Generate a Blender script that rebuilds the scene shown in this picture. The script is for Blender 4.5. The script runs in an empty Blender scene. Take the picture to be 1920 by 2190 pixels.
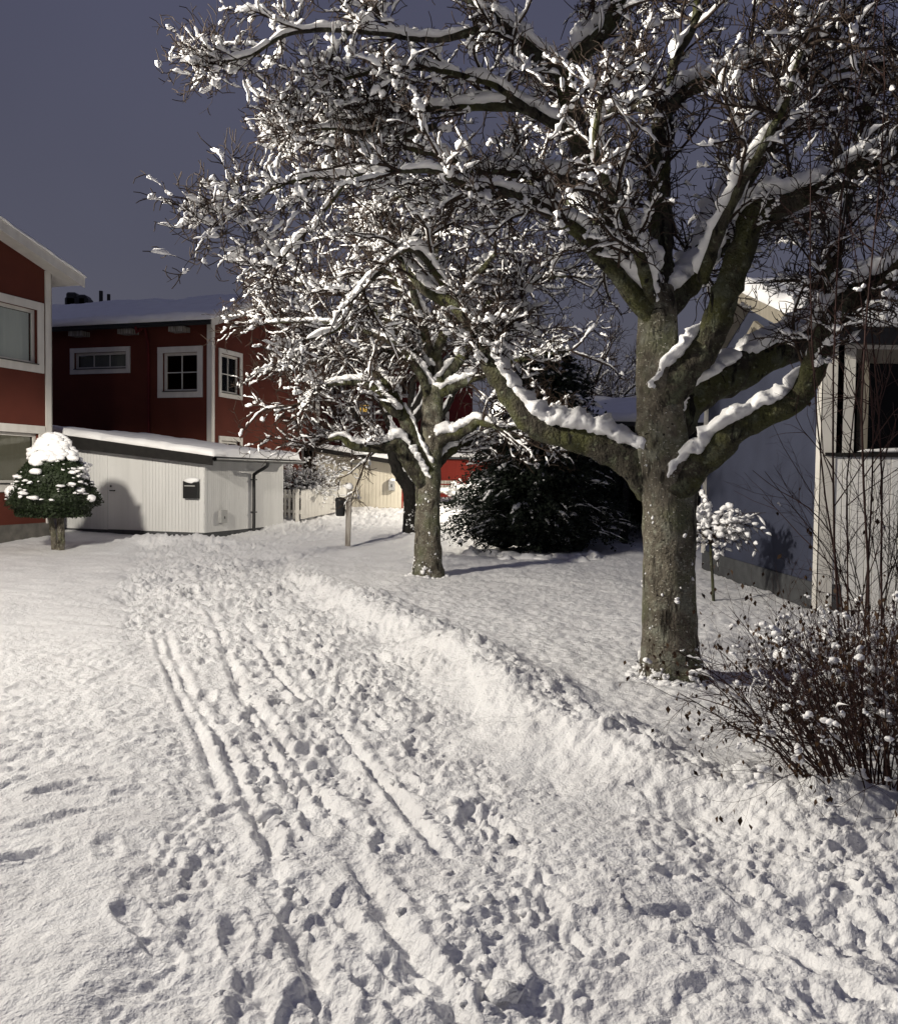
import bpy, math, random
import numpy as np
from mathutils import Matrix, Vector

random.seed(7)
RNG = np.random.default_rng(11)
scene = bpy.context.scene
COL = scene.collection

# ------------------------------------------------------------------ camera
CAM_H, PITCH, ROLL = 1.6, math.radians(2.25), math.radians(0.7)
cam_d = bpy.data.cameras.new('camera')
cam = bpy.data.objects.new('camera', cam_d)
COL.objects.link(cam)
cam_d.sensor_fit = 'HORIZONTAL'
cam_d.sensor_width = 36.0
cam_d.lens = 36.0
cam_d.clip_start = 0.05
cam_d.clip_end = 2000.0
RM = Matrix.Rotation(math.pi / 2 - PITCH, 3, 'X') @ Matrix.Rotation(ROLL, 3, 'Z')
cam.location = (0, 0, CAM_H)
cam.rotation_euler = RM.to_euler()
scene.camera = cam

# ------------------------------------------------------------------ night sky (low cloud lit by the town)
world = bpy.data.worlds.new('World')
scene.world = world
world.use_nodes = True
nt = world.node_tree
nt.nodes.clear()
w_out = nt.nodes.new('ShaderNodeOutputWorld')
w_bg = nt.nodes.new('ShaderNodeBackground')
w_tc = nt.nodes.new('ShaderNodeTexCoord')
w_sep = nt.nodes.new('ShaderNodeSeparateXYZ')
w_ramp = nt.nodes.new('ShaderNodeValToRGB')
nt.links.new(w_tc.outputs['Generated'], w_sep.inputs[0])
nt.links.new(w_sep.outputs['Z'], w_ramp.inputs['Fac'])
w_n = nt.nodes.new('ShaderNodeTexNoise')
w_n.inputs['Scale'].default_value = 2.2
w_n.inputs['Detail'].default_value = 3.0
nt.links.new(w_tc.outputs['Generated'], w_n.inputs['Vector'])
w_mr = nt.nodes.new('ShaderNodeMapRange')
w_mr.inputs['From Min'].default_value = 0.3; w_mr.inputs['From Max'].default_value = 0.7
w_mr.inputs['To Min'].default_value = 1.02; w_mr.inputs['To Max'].default_value = 1.20
nt.links.new(w_n.outputs['Fac'], w_mr.inputs['Value'])
nt.links.new(w_mr.outputs[0], w_bg.inputs['Strength'])
nt.links.new(w_ramp.outputs['Color'], w_bg.inputs['Color'])
nt.links.new(w_bg.outputs[0], w_out.inputs[0])
w_ramp.color_ramp.elements[0].position = 0.0
w_ramp.color_ramp.elements[0].color = (0.098, 0.096, 0.112, 1)
w_ramp.color_ramp.elements[1].position = 0.55
w_ramp.color_ramp.elements[1].color = (0.063, 0.066, 0.110, 1)
w_mid = w_ramp.color_ramp.elements.new(0.22)
w_mid.color = (0.077, 0.079, 0.110, 1)

# the street lamp that lights the path (its post and head are built further down)
LAMP = (-7.4, 6.0, 5.8)
LAMP_POWER = 10800.0
LAMP_COLOR = (1.0, 0.93, 0.81)
FAR_LAMP = (1.63, 28.5, 3.85)
FAR_POWER = 2000.0

scene.view_settings.view_transform = 'Standard'
scene.view_settings.look = 'None'
scene.view_settings.exposure = 0.0
scene.view_settings.gamma = 1.0
scene.cycles.max_bounces = 8
scene.cycles.diffuse_bounces = 5
scene.cycles.transparent_max_bounces = 8
scene.render.film_transparent = False


# ------------------------------------------------------------------ numeric helpers
def _hash(ix, iy, iz, seed):
    h = (ix.astype(np.int64) * 374761393 + iy.astype(np.int64) * 668265263
         + iz.astype(np.int64) * 2147483647 + seed * 974711) & 0xffffffff
    h = ((h ^ (h >> 13)) * 1274126177) & 0xffffffff
    return (h ^ (h >> 16)) & 0xffffffff


def noise2(x, y, seed=0):
    x = np.asarray(x, float); y = np.asarray(y, float)
    ix = np.floor(x); iy = np.floor(y)
    fx = x - ix; fy = y - iy
    ux = fx * fx * fx * (fx * (fx * 6 - 15) + 10)
    uy = fy * fy * fy * (fy * (fy * 6 - 15) + 10)
    z = np.zeros_like(ix)
    def g(dx, dy):
        a = _hash(ix + dx, iy + dy, z, seed) * (2 * math.pi / 4294967296.0)
        return np.cos(a) * (fx - dx) + np.sin(a) * (fy - dy)
    a = g(0, 0); b = g(1, 0); c = g(0, 1); d = g(1, 1)
    return 1.5 * ((a + (b - a) * ux) + ((c + (d - c) * ux) - (a + (b - a) * ux)) * uy)


def noise3(p, seed=0):
    p = np.asarray(p, float)
    x, y, z = p[..., 0], p[..., 1], p[..., 2]
    ix = np.floor(x); iy = np.floor(y); iz = np.floor(z)
    fx = x - ix; fy = y - iy; fz = z - iz
    ux = fx * fx * (3 - 2 * fx); uy = fy * fy * (3 - 2 * fy); uz = fz * fz * (3 - 2 * fz)
    def g(dx, dy, dz):
        return _hash(ix + dx, iy + dy, iz + dz, seed) / 2147483648.0 - 1.0
    def lx(dy, dz):
        a = g(0, dy, dz)
        return a + (g(1, dy, dz) - a) * ux
    a0 = lx(0, 0); a0 = a0 + (lx(1, 0) - a0) * uy
    a1 = lx(0, 1); a1 = a1 + (lx(1, 1) - a1) * uy
    return a0 + (a1 - a0) * uz


def sstep(a, b, x):
    t = np.clip((x - a) / (b - a), 0, 1)
    return t * t * (3 - 2 * t)


def norm(v):
    v = np.asarray(v, float)
    return v / np.maximum(np.linalg.norm(v, axis=-1, keepdims=True), 1e-9)


RMN = np.array(RM)
CAMP = np.array((0.0, 0.0, CAM_H))


def ray(px, py):
    d = RMN @ np.array(((px - 960) / 1920.0, -(py - 1095) / 1920.0, -1.0))
    return d


def P(px, py, depth):
    d = ray(px, py)
    return CAMP + d * (depth / d[1])


def rise(y):
    """the ground climbs gently away from the path's bend"""
    y = np.asarray(y, float)
    t = np.maximum(y - 17.0, 0)
    return 0.045 * (np.sqrt(t * t + 4) - 2) * (1 - 0.35 * sstep(38, 70, y))


def G(px, py):
    """where a line of sight meets the bare ground"""
    d = ray(px, py)
    t = 1.0
    lo, hi = 0.5, 120.0
    for _ in range(60):
        m = 0.5 * (lo + hi)
        p = CAMP + d * m
        if p[2] > rise(p[1]):
            lo = m
        else:
            hi = m
    return CAMP + d * lo


def polydist(x, y, pl):
    """distance, signed side and parameter to a polyline"""
    best = np.full(x.shape, 1e9); side = np.zeros(x.shape); par = np.zeros(x.shape)
    acc = 0.0
    for (ax, ay), (bx, by) in zip(pl[:-1], pl[1:]):
        dx, dy = bx - ax, by - ay
        L = math.hypot(dx, dy)
        t = np.clip(((x - ax) * dx + (y - ay) * dy) / (L * L), 0, 1)
        ex, ey = x - (ax + t * dx), y - (ay + t * dy)
        d = np.hypot(ex, ey)
        m = d < best
        best = np.where(m, d, best)
        side = np.where(m, np.sign(dx * ey - dy * ex), side)
        par = np.where(m, acc + t * L, par)
        acc += L
    return best, side, par


# ------------------------------------------------------------------ mesh helpers
def mesh_from(name, verts, faces, smooth=False):
    verts = np.asarray(verts, np.float32).reshape(-1, 3)
    me = bpy.data.meshes.new(name)
    if isinstance(faces, np.ndarray):
        n, k = faces.shape
        me.vertices.add(len(verts)); me.loops.add(n * k); me.polygons.add(n)
        me.vertices.foreach_set('co', verts.ravel())
        me.loops.foreach_set('vertex_index', faces.astype(np.int32).ravel())
        me.polygons.foreach_set('loop_start', np.arange(0, n * k, k, dtype=np.int32))
        me.polygons.foreach_set('loop_total', np.full(n, k, np.int32))
        me.update(calc_edges=True)
        me.validate()
    else:
        me.from_pydata(verts.tolist(), [], faces)
        me.update()
    if smooth:
        me.polygons.foreach_set('use_smooth', np.ones(len(me.polygons), bool))
    return me


def link(name, me, mat, parent=None, kind=None):
    o = bpy.data.objects.new(name, me)
    COL.objects.link(o)
    if me is not None and mat is not None and len(me.materials) == 0:
        me.materials.append(mat)
    if parent is not None:
        o.parent = parent            # every mesh is written in world coordinates; only the root Empties are moved
        if parent.type == 'EMPTY':
            o.matrix_parent_inverse = Matrix.Translation(-parent.location)
    if kind:
        o['kind'] = kind
    return o


def obj(name, verts, faces, mat, parent=None, smooth=False, kind=None):
    return link(name, mesh_from(name, verts, faces, smooth), mat, parent, kind)


def thing(name, label, cat, loc, group=None):
    o = bpy.data.objects.new(name, None)
    COL.objects.link(o)
    o.location = loc
    o.empty_display_size = 0.2
    o['label'] = label
    o['category'] = cat
    if group:
        o['group'] = group
    return o


def tag(o, label, cat, group=None):
    o['label'] = label
    o['category'] = cat
    if group:
        o['group'] = group
    return o


class MB:
    """collects shapes that form one mesh"""
    def __init__(self):
        self.v = []; self.f = []
    def add(self, v, f):
        b = len(self.v)
        self.v.extend([tuple(map(float, p)) for p in v])
        self.f.extend([tuple(i + b for i in q) for q in f])
        return self
    def hexa(self, c):
        """eight corners, bottom four then top four, each ring in the same turn"""
        return self.add(c, [(3, 2, 1, 0), (4, 5, 6, 7), (0, 1, 5, 4), (1, 2, 6, 5), (2, 3, 7, 6), (3, 0, 4, 7)])
    def box(self, x0, x1, y0, y1, z0, z1):
        return self.hexa([(x0, y0, z0), (x1, y0, z0), (x1, y1, z0), (x0, y1, z0),
                          (x0, y0, z1), (x1, y0, z1), (x1, y1, z1), (x0, y1, z1)])
    def build(self, name, mat, parent=None, smooth=False, kind=None, bevel=0.0):
        o = obj(name, self.v, self.f, mat, parent, smooth, kind)
        if bevel:
            m = o.modifiers.new('bevel', 'BEVEL'); m.width = bevel; m.segments = 1; m.limit_method = 'ANGLE'
        return o


class Wall:
    """an upright plane: s runs along it, z up, o outwards"""
    def __init__(self, a, u, n):
        self.a = np.array((a[0], a[1])); self.u = norm(np.array(u)); self.n = norm(np.array(n))
    def w(self, s, z, o=0.0):
        p = self.a + self.u * s + self.n * o
        return (p[0], p[1], z)
    def hit(self, px, py):
        d = ray(px, py)
        t = ((self.a - CAMP[:2]) @ self.n) / (d[:2] @ self.n)
        p = CAMP + d * t
        return float((p[:2] - self.a) @ self.u), float(p[2])
    def box(self, mb, s0, s1, z0, z1, o0, o1):
        mb.hexa([self.w(s0, z0, o1), self.w(s1, z0, o1), self.w(s1, z0, o0), self.w(s0, z0, o0),
                 self.w(s0, z1, o1), self.w(s1, z1, o1), self.w(s1, z1, o0), self.w(s0, z1, o0)])
        return mb
    def prism(self, mb, poly, o0, o1):
        """a polygon of (s, z) given thickness"""
        n = len(poly)
        v = [self.w(s, z, o1) for s, z in poly] + [self.w(s, z, o0) for s, z in poly]
        f = [tuple(range(n)), tuple(range(2 * n - 1, n - 1, -1))]
        f += [(i, i + n, (i + 1) % n + n, (i + 1) % n) for i in range(n)]
        return mb.add(v, f)
    def holed(self, mb, s0, s1, z0, z1, holes, o0, o1):
        """a slab with rectangular openings right through it"""
        S = sorted({s0, s1, *[h[0] for h in holes], *[h[1] for h in holes]})
        Z = sorted({z0, z1, *[h[2] for h in holes], *[h[3] for h in holes]})
        S = [a for a in S if s0 <= a <= s1]; Z = [a for a in Z if z0 <= a <= z1]
        def solid(i, j):
            if i < 0 or j < 0 or i >= len(S) - 1 or j >= len(Z) - 1:
                return False
            cs, cz = (S[i] + S[i + 1]) / 2, (Z[j] + Z[j + 1]) / 2
            return not any(h[0] < cs < h[1] and h[2] < cz < h[3] for h in holes)
        for i in range(len(S) - 1):
            for j in range(len(Z) - 1):
                if not solid(i, j):
                    continue
                a, b, c, d = S[i], S[i + 1], Z[j], Z[j + 1]
                F = [self.w(a, c, o1), self.w(b, c, o1), self.w(b, d, o1), self.w(a, d, o1)]
                B = [self.w(a, c, o0), self.w(b, c, o0), self.w(b, d, o0), self.w(a, d, o0)]
                mb.add(F, [(0, 1, 2, 3)]); mb.add(B, [(3, 2, 1, 0)])
                for (di, dj, e) in ((-1, 0, (0, 3)), (1, 0, (1, 2)), (0, -1, (0, 1)), (0, 1, (3, 2))):
                    if not solid(i + di, j + dj):
                        p, q = e
                        mb.add([F[p], F[q], B[q], B[p]], [(0, 1, 2, 3)])
        return mb


def tubes(pts, rad, sides, noise=0.0, seed=0, scale=8.0, cap=False):
    """many tubes at once: pts (B,n,3), rad (B,n)"""
    B, n, _ = pts.shape
    t = np.empty_like(pts)
    t[:, 1:-1] = pts[:, 2:] - pts[:, :-2]
    t[:, 0] = pts[:, 1] - pts[:, 0]
    t[:, -1] = pts[:, -1] - pts[:, -2]
    t = norm(t)
    main = norm(pts[:, -1] - pts[:, 0])
    ref = np.where(np.abs(main[:, 2:3]) > 0.8, np.array([[0.0, 1.0, 0.0]]), np.array([[0.0, 0.0, 1.0]]))
    a = norm(np.cross(t, ref[:, None, :] + 0 * t))
    b = np.cross(a, t)
    ang = np.arange(sides) * 2 * math.pi / sides
    ca, sa = np.cos(ang), np.sin(ang)
    off = a[:, :, None, :] * ca[None, None, :, None] + b[:, :, None, :] * sa[None, None, :, None]
    r = rad[:, :, None, None] * np.ones((1, 1, sides, 1))
    v = pts[:, :, None, :] + off * r
    if noise:
        k = 1 + noise * noise3(v * scale, seed)[..., None] + 0.5 * noise * noise3(v * scale * 2.3, seed + 1)[..., None]
        v = pts[:, :, None, :] + off * r * k
    idx = np.arange(B * n * sides).reshape(B, n, sides)
    i0 = idx[:, :-1]; i1 = idx[:, 1:]
    f = np.stack([i0, np.roll(i0, -1, 2), np.roll(i1, -1, 2), i1], -1).reshape(-1, 4)
    return v.reshape(-1, 3), f


class Batch:
    def __init__(self):
        self.v = []; self.f = []; self.n = 0
    def add(self, vf):
        v, f = vf
        if len(v):
            self.v.append(v); self.f.append(f + self.n); self.n += len(v)
        return self
    def pieces(self):
        o = 0
        for v, f in zip(self.v, self.f):
            yield v, f - o
            o += len(v)
    def build(self, name, mat, parent=None, smooth=True, kind=None):
        if not self.v:
            return None
        fs = self.f
        if len({f.shape[1] for f in fs}) > 1:
            fs = [f if f.shape[1] == 3 else np.concatenate([f[:, [0, 1, 2]], f[:, [0, 2, 3]]]) for f in fs]
        return obj(name, np.concatenate(self.v), np.concatenate(fs), mat, parent, smooth, kind)


def resample(pts, rad, step):
    """Catmull-Rom through the given joints"""
    pts = np.asarray(pts, float); rad = np.asarray(rad, float)
    p = np.vstack([2 * pts[0] - pts[1], pts, 2 * pts[-1] - pts[-2]])
    out, ro = [], []
    for i in range(1, len(p) - 2):
        L = np.linalg.norm(p[i + 1] - p[i])
        k = max(1, int(round(L / step)))
        for j in range(k):
            t = j / k
            q = 0.5 * ((2 * p[i]) + (-p[i - 1] + p[i + 1]) * t + (2 * p[i - 1] - 5 * p[i] + 4 * p[i + 1] - p[i + 2]) * t * t
                       + (-p[i - 1] + 3 * p[i] - 3 * p[i + 1] + p[i + 2]) * t ** 3)
            out.append(q); ro.append(rad[i - 1] + (rad[i] - rad[i - 1]) * t)
    out.append(p[-2]); ro.append(rad[-1])
    return np.array(out), np.array(ro)


def snow_strip(pts, rad, thick, sides=6, prof=0.55, lump=0.35, lscale=14.0, seed=0, wide=1.0, steep=None):
    """snow lying along branches: pts (B,n,3); a closed lumpy sausage on the upper side"""
    B, n, _ = pts.shape
    t = np.empty_like(pts)
    t[:, 1:-1] = pts[:, 2:] - pts[:, :-2]
    t[:, 0] = pts[:, 1] - pts[:, 0]
    t[:, -1] = pts[:, -1] - pts[:, -2]
    t = norm(t)
    hor = np.sqrt(np.maximum(1 - t[..., 2] ** 2, 0.0))
    up = np.zeros_like(t); up[..., 2] = 1.0
    nrm = up - t * t[..., 2:3]
    nrm = norm(nrm + 1e-4 * np.array((0.3, 0.2, 0.1)))
    side = norm(np.cross(t, nrm))
    if steep is not None:
        ok = hor.mean(1) > steep
        pts, rad, t, hor, nrm, side = pts[ok], rad[ok], t[ok], hor[ok], nrm[ok], side[ok]
        thick = np.broadcast_to(thick, (B, n))[ok]; B = len(pts)
        if B == 0:
            return np.zeros((0, 3)), np.zeros((0, 4), int)
    s = np.linspace(0, 1, n)[None, :]
    pf = np.power(np.clip(np.sin(math.pi * np.clip(s, 0.0, 1.0)), 0, 1), prof) * sstep(0.22, 0.55, hor)
    h = thick * (0.25 + 0.75 * hor) * pf
    wv = (rad * 0.95 + thick * 0.55) * wide * pf
    ang = np.arange(sides) * 2 * math.pi / sides + math.pi / sides
    ca, sa = np.cos(ang), np.sin(ang)
    c = pts + nrm * (rad * 0.72 + h * 0.45)[..., None]
    v = (c[:, :, None, :] + side[:, :, None, :] * (wv[:, :, None] * ca[None, None])[..., None]
         + nrm[:, :, None, :] * (h[:, :, None] * 0.62 * sa[None, None])[..., None])
    if lump:
        k = lump * noise3(v * lscale, seed) + 0.5 * lump * noise3(v * lscale * 2.1, seed + 3)
        v = c[:, :, None, :] + (v - c[:, :, None, :]) * (1 + k)[..., None]
    idx = np.arange(B * n * sides).reshape(B, n, sides)
    i0 = idx[:, :-1]; i1 = idx[:, 1:]
    f = np.stack([i0, np.roll(i0, -1, 2), np.roll(i1, -1, 2), i1], -1).reshape(-1, 4)
    return v.reshape(-1, 3), f


def sub_range(pts, rad, t0, t1, m):
    """resample part of each polyline to m points (fractions t0..t1 per branch)"""
    B, n, _ = pts.shape
    s = t0[:, None] + (t1 - t0)[:, None] * np.linspace(0, 1, m)[None, :]
    x = np.clip(s, 0, 1) * (n - 1)
    i = np.minimum(x.astype(int), n - 2); fr = x - i
    bi = np.arange(B)[:, None]
    p = pts[bi, i] * (1 - fr)[..., None] + pts[bi, i + 1] * fr[..., None]
    r = rad[bi, i] * (1 - fr) + rad[bi, i + 1] * fr
    return p, r


_ICO = None
def ico():
    global _ICO
    if _ICO is None:
        import bmesh
        bm = bmesh.new()
        bmesh.ops.create_icosphere(bm, subdivisions=2, radius=1.0)
        bm.verts.ensure_lookup_table()
        v = np.array([x.co[:] for x in bm.verts]); f = np.array([[q.index for q in p.verts] for p in bm.faces])
        bm.free()
        bm = bmesh.new()
        bmesh.ops.create_icosphere(bm, subdivisions=1, radius=1.0)
        v1 = np.array([x.co[:] for x in bm.verts]); f1 = np.array([[q.index for q in p.verts] for p in bm.faces])
        bm.free()
        _ICO = ((v1, f1), (v, f))
    return _ICO


def blobs(cen, size, level=0, lump=0.35, rot=None, seed=0):
    """lumpy closed blobs: cen (B,3), size (B,3); triangles"""
    v0, f0 = ico()[level]
    B = len(cen)
    if B == 0:
        return np.zeros((0, 3)), np.zeros((0, 3), int)
    a = RNG.uniform(0, 2 * math.pi, B) if rot is None else np.full(B, rot)
    ca, sa = np.cos(a)[:, None], np.sin(a)[:, None]
    u = v0[None] * np.ones((B, 1, 1))
    q = u * size[:, None, :]
    k = 1 + lump * noise3(u * 1.6 + cen[:, None, :] * 13.7, seed) + 0.4 * lump * noise3(u * 3.7 + cen[:, None, :] * 7.1, seed + 1)
    q = q * k[..., None]
    x = q[..., 0] * ca - q[..., 1] * sa; y = q[..., 0] * sa + q[..., 1] * ca
    v = np.stack([x, y, q[..., 2]], -1) + cen[:, None, :]
    f = f0[None] + (np.arange(B) * len(v0))[:, None, None]
    return v.reshape(-1, 3), f.reshape(-1, 3)


def grow(starts, dirs, lens, n, wander, up=0.0, droop=0.0):
    B = len(starts)
    d = norm(dirs); p = starts.copy()
    out = [p.copy()]
    step = (lens / (n - 1))[:, None]
    kick = RNG.normal(0, wander, (B, 3))
    for i in range(n - 1):
        kick = 0.4 * kick + RNG.normal(0, wander, (B, 3))
        d = d + kick
        d[:, 2] += up - droop * (i / n)
        d = norm(d)
        p = p + d * step
        out.append(p.copy())
    return np.stack(out, 1)


def spawn(pts, rad, count, tmin, tmax, spread, up, rng=RNG):
    """children of each parent: returns start, direction, parent radius, parent fraction"""
    B, n, _ = pts.shape
    par = np.repeat(np.arange(B), count)
    N = len(par)
    t = rng.uniform(tmin, tmax, N)
    x = t * (n - 1); i = np.minimum(x.astype(int), n - 2); fr = (x - i)
    st = pts[par, i] * (1 - fr)[:, None] + pts[par, i + 1] * fr[:, None]
    r = rad[par, i] * (1 - fr) + rad[par, i + 1] * fr
    tg = norm(pts[par, i + 1] - pts[par, i])
    rv = rng.normal(0, 1, (N, 3))
    pr = norm(rv - tg * (rv * tg).sum(1, keepdims=True))
    th = rng.uniform(spread[0], spread[1], N)
    d = tg * np.cos(th)[:, None] + pr * np.sin(th)[:, None]
    d[:, 2] += up
    return st, norm(d), r, t


def heap(p, count, lo, hi, level=1, steep=0.8, parts=3):
    """heaped snow on branches: a few lumps running into each other"""
    B_, n_, _ = p.shape
    k = int(B_ * count)
    out = Batch()
    if k == 0: return out
    i = RNG.integers(0, B_, k); t = RNG.uniform(0.2, 1.0, k) * (n_ - 1)
    j = np.minimum(t.astype(int), n_ - 2); fr = (t - j)[:, None]
    c = p[i, j] * (1 - fr) + p[i, j + 1] * fr
    tg = norm(p[i, j + 1] - p[i, j])
    ok = np.abs(tg[:, 2]) < steep
    c, tg = c[ok], tg[ok]; k = len(c)
    rad = lo + (hi - lo) * RNG.random(k) ** 1.8
    for e in range(parts):
        o = (e - 1) * RNG.uniform(0.7, 1.2, k) * rad
        r = rad * RNG.uniform(0.55, 1.05, k) * (1.0 if e == 1 else 0.8)
        cc = c + tg * o[:, None] + RNG.normal(0, 0.2, (k, 3)) * rad[:, None]
        cc[:, 2] += r * 0.5
        out.add(blobs(cc, np.stack([r * RNG.uniform(0.9, 1.35, k), r * RNG.uniform(0.85, 1.2, k), r * RNG.uniform(0.65, 0.95, k)], 1), level, 0.5))
    return out


# ------------------------------------------------------------------ materials
def material(name, col, rough=0.7, spec=0.3):
    m = bpy.data.materials.new(name)
    m.use_nodes = True
    b = m.node_tree.nodes['Principled BSDF']
    b.inputs['Base Color'].default_value = (*col, 1)
    b.inputs['Roughness'].default_value = rough
    b.inputs['Specular IOR Level'].default_value = spec
    return m


def nodes_of(m):
    return m.node_tree.nodes, m.node_tree.links, m.node_tree.nodes['Principled BSDF']


def varied(name, c1, c2, scale=4.0, rough=0.75, spec=0.25, bump=0.0, bscale=60.0, detail=6.0, stretch=(1, 1, 1), c3=None, s3=1.2, f3=(0.55, 0.7), bdist=0.01):
    m = material(name, c1, rough, spec)
    N, L, b = nodes_of(m)
    tc = N.new('ShaderNodeTexCoord'); mp = N.new('ShaderNodeMapping')
    mp.inputs['Scale'].default_value = stretch
    L.new(tc.outputs['Object'], mp.inputs[0])
    nz = N.new('ShaderNodeTexNoise'); nz.inputs['Scale'].default_value = scale; nz.inputs['Detail'].default_value = detail
    L.new(mp.outputs[0], nz.inputs['Vector'])
    rp = N.new('ShaderNodeMapRange'); rp.inputs['From Min'].default_value = 0.35; rp.inputs['From Max'].default_value = 0.65
    L.new(nz.outputs['Fac'], rp.inputs['Value'])
    mx = N.new('ShaderNodeMix'); mx.data_type = 'RGBA'
    mx.inputs['A'].default_value = (*c1, 1); mx.inputs['B'].default_value = (*c2, 1)
    L.new(rp.outputs[0], mx.inputs['Factor'])
    out = mx.outputs['Result']
    if c3 is not None:
        n3 = N.new('ShaderNodeTexNoise'); n3.inputs['Scale'].default_value = s3; n3.inputs['Detail'].default_value = 8
        L.new(mp.outputs[0], n3.inputs['Vector'])
        r3 = N.new('ShaderNodeMapRange'); r3.inputs['From Min'].default_value = f3[0]; r3.inputs['From Max'].default_value = f3[1]
        L.new(n3.outputs['Fac'], r3.inputs['Value'])
        m3 = N.new('ShaderNodeMix'); m3.data_type = 'RGBA'
        m3.inputs['B'].default_value = (*c3, 1)
        L.new(r3.outputs[0], m3.inputs['Factor']); L.new(out, m3.inputs['A'])
        out = m3.outputs['Result']
    L.new(out, b.inputs['Base Color'])
    if bump:
        nb = N.new('ShaderNodeTexNoise'); nb.inputs['Scale'].default_value = bscale; nb.inputs['Detail'].default_value = 5
        L.new(mp.outputs[0], nb.inputs['Vector'])
        bp = N.new('ShaderNodeBump'); bp.inputs['Strength'].default_value = bump; bp.inputs['Distance'].default_value = bdist
        L.new(nb.outputs['Fac'], bp.inputs['Height']); L.new(bp.outputs[0], b.inputs['Normal'])
    return m


def snow_material(name, bump=0.5, scale=90.0, dirt=0.0, sss=0.0):
    m = material(name, (0.83, 0.83, 0.84), 0.55, 0.25)
    N, L, b = nodes_of(m)
    tc = N.new('ShaderNodeTexCoord')
    n1 = N.new('ShaderNodeTexNoise'); n1.inputs['Scale'].default_value = scale; n1.inputs['Detail'].default_value = 4
    n2 = N.new('ShaderNodeTexNoise'); n2.inputs['Scale'].default_value = scale * 0.22; n2.inputs['Detail'].default_value = 4
    L.new(tc.outputs['Object'], n1.inputs['Vector']); L.new(tc.outputs['Object'], n2.inputs['Vector'])
    ad = N.new('ShaderNodeMath'); ad.operation = 'MULTIPLY_ADD'; ad.inputs[1].default_value = 2.2
    L.new(n2.outputs['Fac'], ad.inputs[0]); L.new(n1.outputs['Fac'], ad.inputs[2])
    bp = N.new('ShaderNodeBump'); bp.inputs['Strength'].default_value = bump; bp.inputs['Distance'].default_value = 0.012
    b.inputs['Subsurface Weight'].default_value = sss; b.inputs['Subsurface Radius'].default_value = (1.0, 1.0, 1.0); b.inputs['Subsurface Scale'].default_value = 0.018
    L.new(ad.outputs[0], bp.inputs['Height']); L.new(bp.outputs[0], b.inputs['Normal'])
    # old, trodden snow is a little greyer in patches
    n3 = N.new('ShaderNodeTexNoise'); n3.inputs['Scale'].default_value = 2.3; n3.inputs['Detail'].default_value = 6
    L.new(tc.outputs['Object'], n3.inputs['Vector'])
    rp = N.new('ShaderNodeValToRGB')
    rp.color_ramp.elements[0].position = 0.3; rp.color_ramp.elements[0].color = (0.80 - dirt, 0.795 - dirt, 0.80 - dirt, 1)
    rp.color_ramp.elements[1].position = 0.62; rp.color_ramp.elements[1].color = (0.86, 0.86, 0.865, 1)
    L.new(n3.outputs['Fac'], rp.inputs['Fac']); L.new(rp.outputs['Color'], b.inputs['Base Color'])
    return m


M = {}
M['ground_snow'] = snow_material('ground_snow', 0.85, 70.0, 0.02)
M['snow'] = snow_material('snow', 0.35, 60.0)


def bark_material(name, base, dark, moss, lichen, moss_amt=0.5, lenti=True):
    m = material(name, base, 0.85, 0.2)
    N, L, b = nodes_of(m)
    tc = N.new('ShaderNodeTexCoord')
    def nz(scale, detail=6, st=(1, 1, 1)):
        mp = N.new('ShaderNodeMapping'); mp.inputs['Scale'].default_value = st
        L.new(tc.outputs['Object'], mp.inputs[0])
        n = N.new('ShaderNodeTexNoise'); n.inputs['Scale'].default_value = scale; n.inputs['Detail'].default_value = detail
        L.new(mp.outputs[0], n.inputs['Vector'])
        return n.outputs['Fac']
    def rng(v, a, c):
        r = N.new('ShaderNodeMapRange'); r.inputs['From Min'].default_value = a; r.inputs['From Max'].default_value = c
        L.new(v, r.inputs['Value']); return r.outputs[0]
    def mix(fac, A, B):
        x = N.new('ShaderNodeMix'); x.data_type = 'RGBA'
        L.new(fac, x.inputs['Factor'])
        for k, s in (('A', A), ('B', B)):
            if isinstance(s, tuple): x.inputs[k].default_value = (*s, 1)
            else: L.new(s, x.inputs[k])
        return x.outputs['Result']
    c = mix(rng(nz(9), 0.35, 0.65), base, dark)
    c = mix(rng(nz(2.6, 8), 0.62 - 0.25 * moss_amt, 0.78 - 0.25 * moss_amt), c, moss)
    c = mix(rng(nz(7, 8), 0.52, 0.66), c, tuple(0.6 * q for q in lichen))
    c = mix(rng(nz(24, 5), 0.60, 0.70), c, lichen)
    if lenti:
        c = mix(rng(nz(26, 2, (1, 1, 3.2)), 0.67, 0.71), c, (0.42, 0.40, 0.34))
        c = mix(rng(nz(60, 2), 0.72, 0.75), c, (0.75, 0.75, 0.76))
        c = mix(rng(nz(17, 2, (1, 1, 1.6)), 0.70, 0.73), c, (0.012, 0.010, 0.008))
    c = mix(rng(nz(13, 5, (1, 1, 0.22)), 0.58, 0.66), c, tuple(0.35 * q for q in dark))
    L.new(c, b.inputs['Base Color'])
    bp = N.new('ShaderNodeBump'); bp.inputs['Strength'].default_value = 1.0; bp.inputs['Distance'].default_value = 0.03
    ad = N.new('ShaderNodeMath'); ad.operation = 'ADD'
    L.new(nz(45, 6), ad.inputs[0]); L.new(nz(16, 4, (1.6, 1.6, 0.5)), ad.inputs[1])
    L.new(ad.outputs[0], bp.inputs['Height']); L.new(bp.outputs[0], b.inputs['Normal'])
    return m


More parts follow.
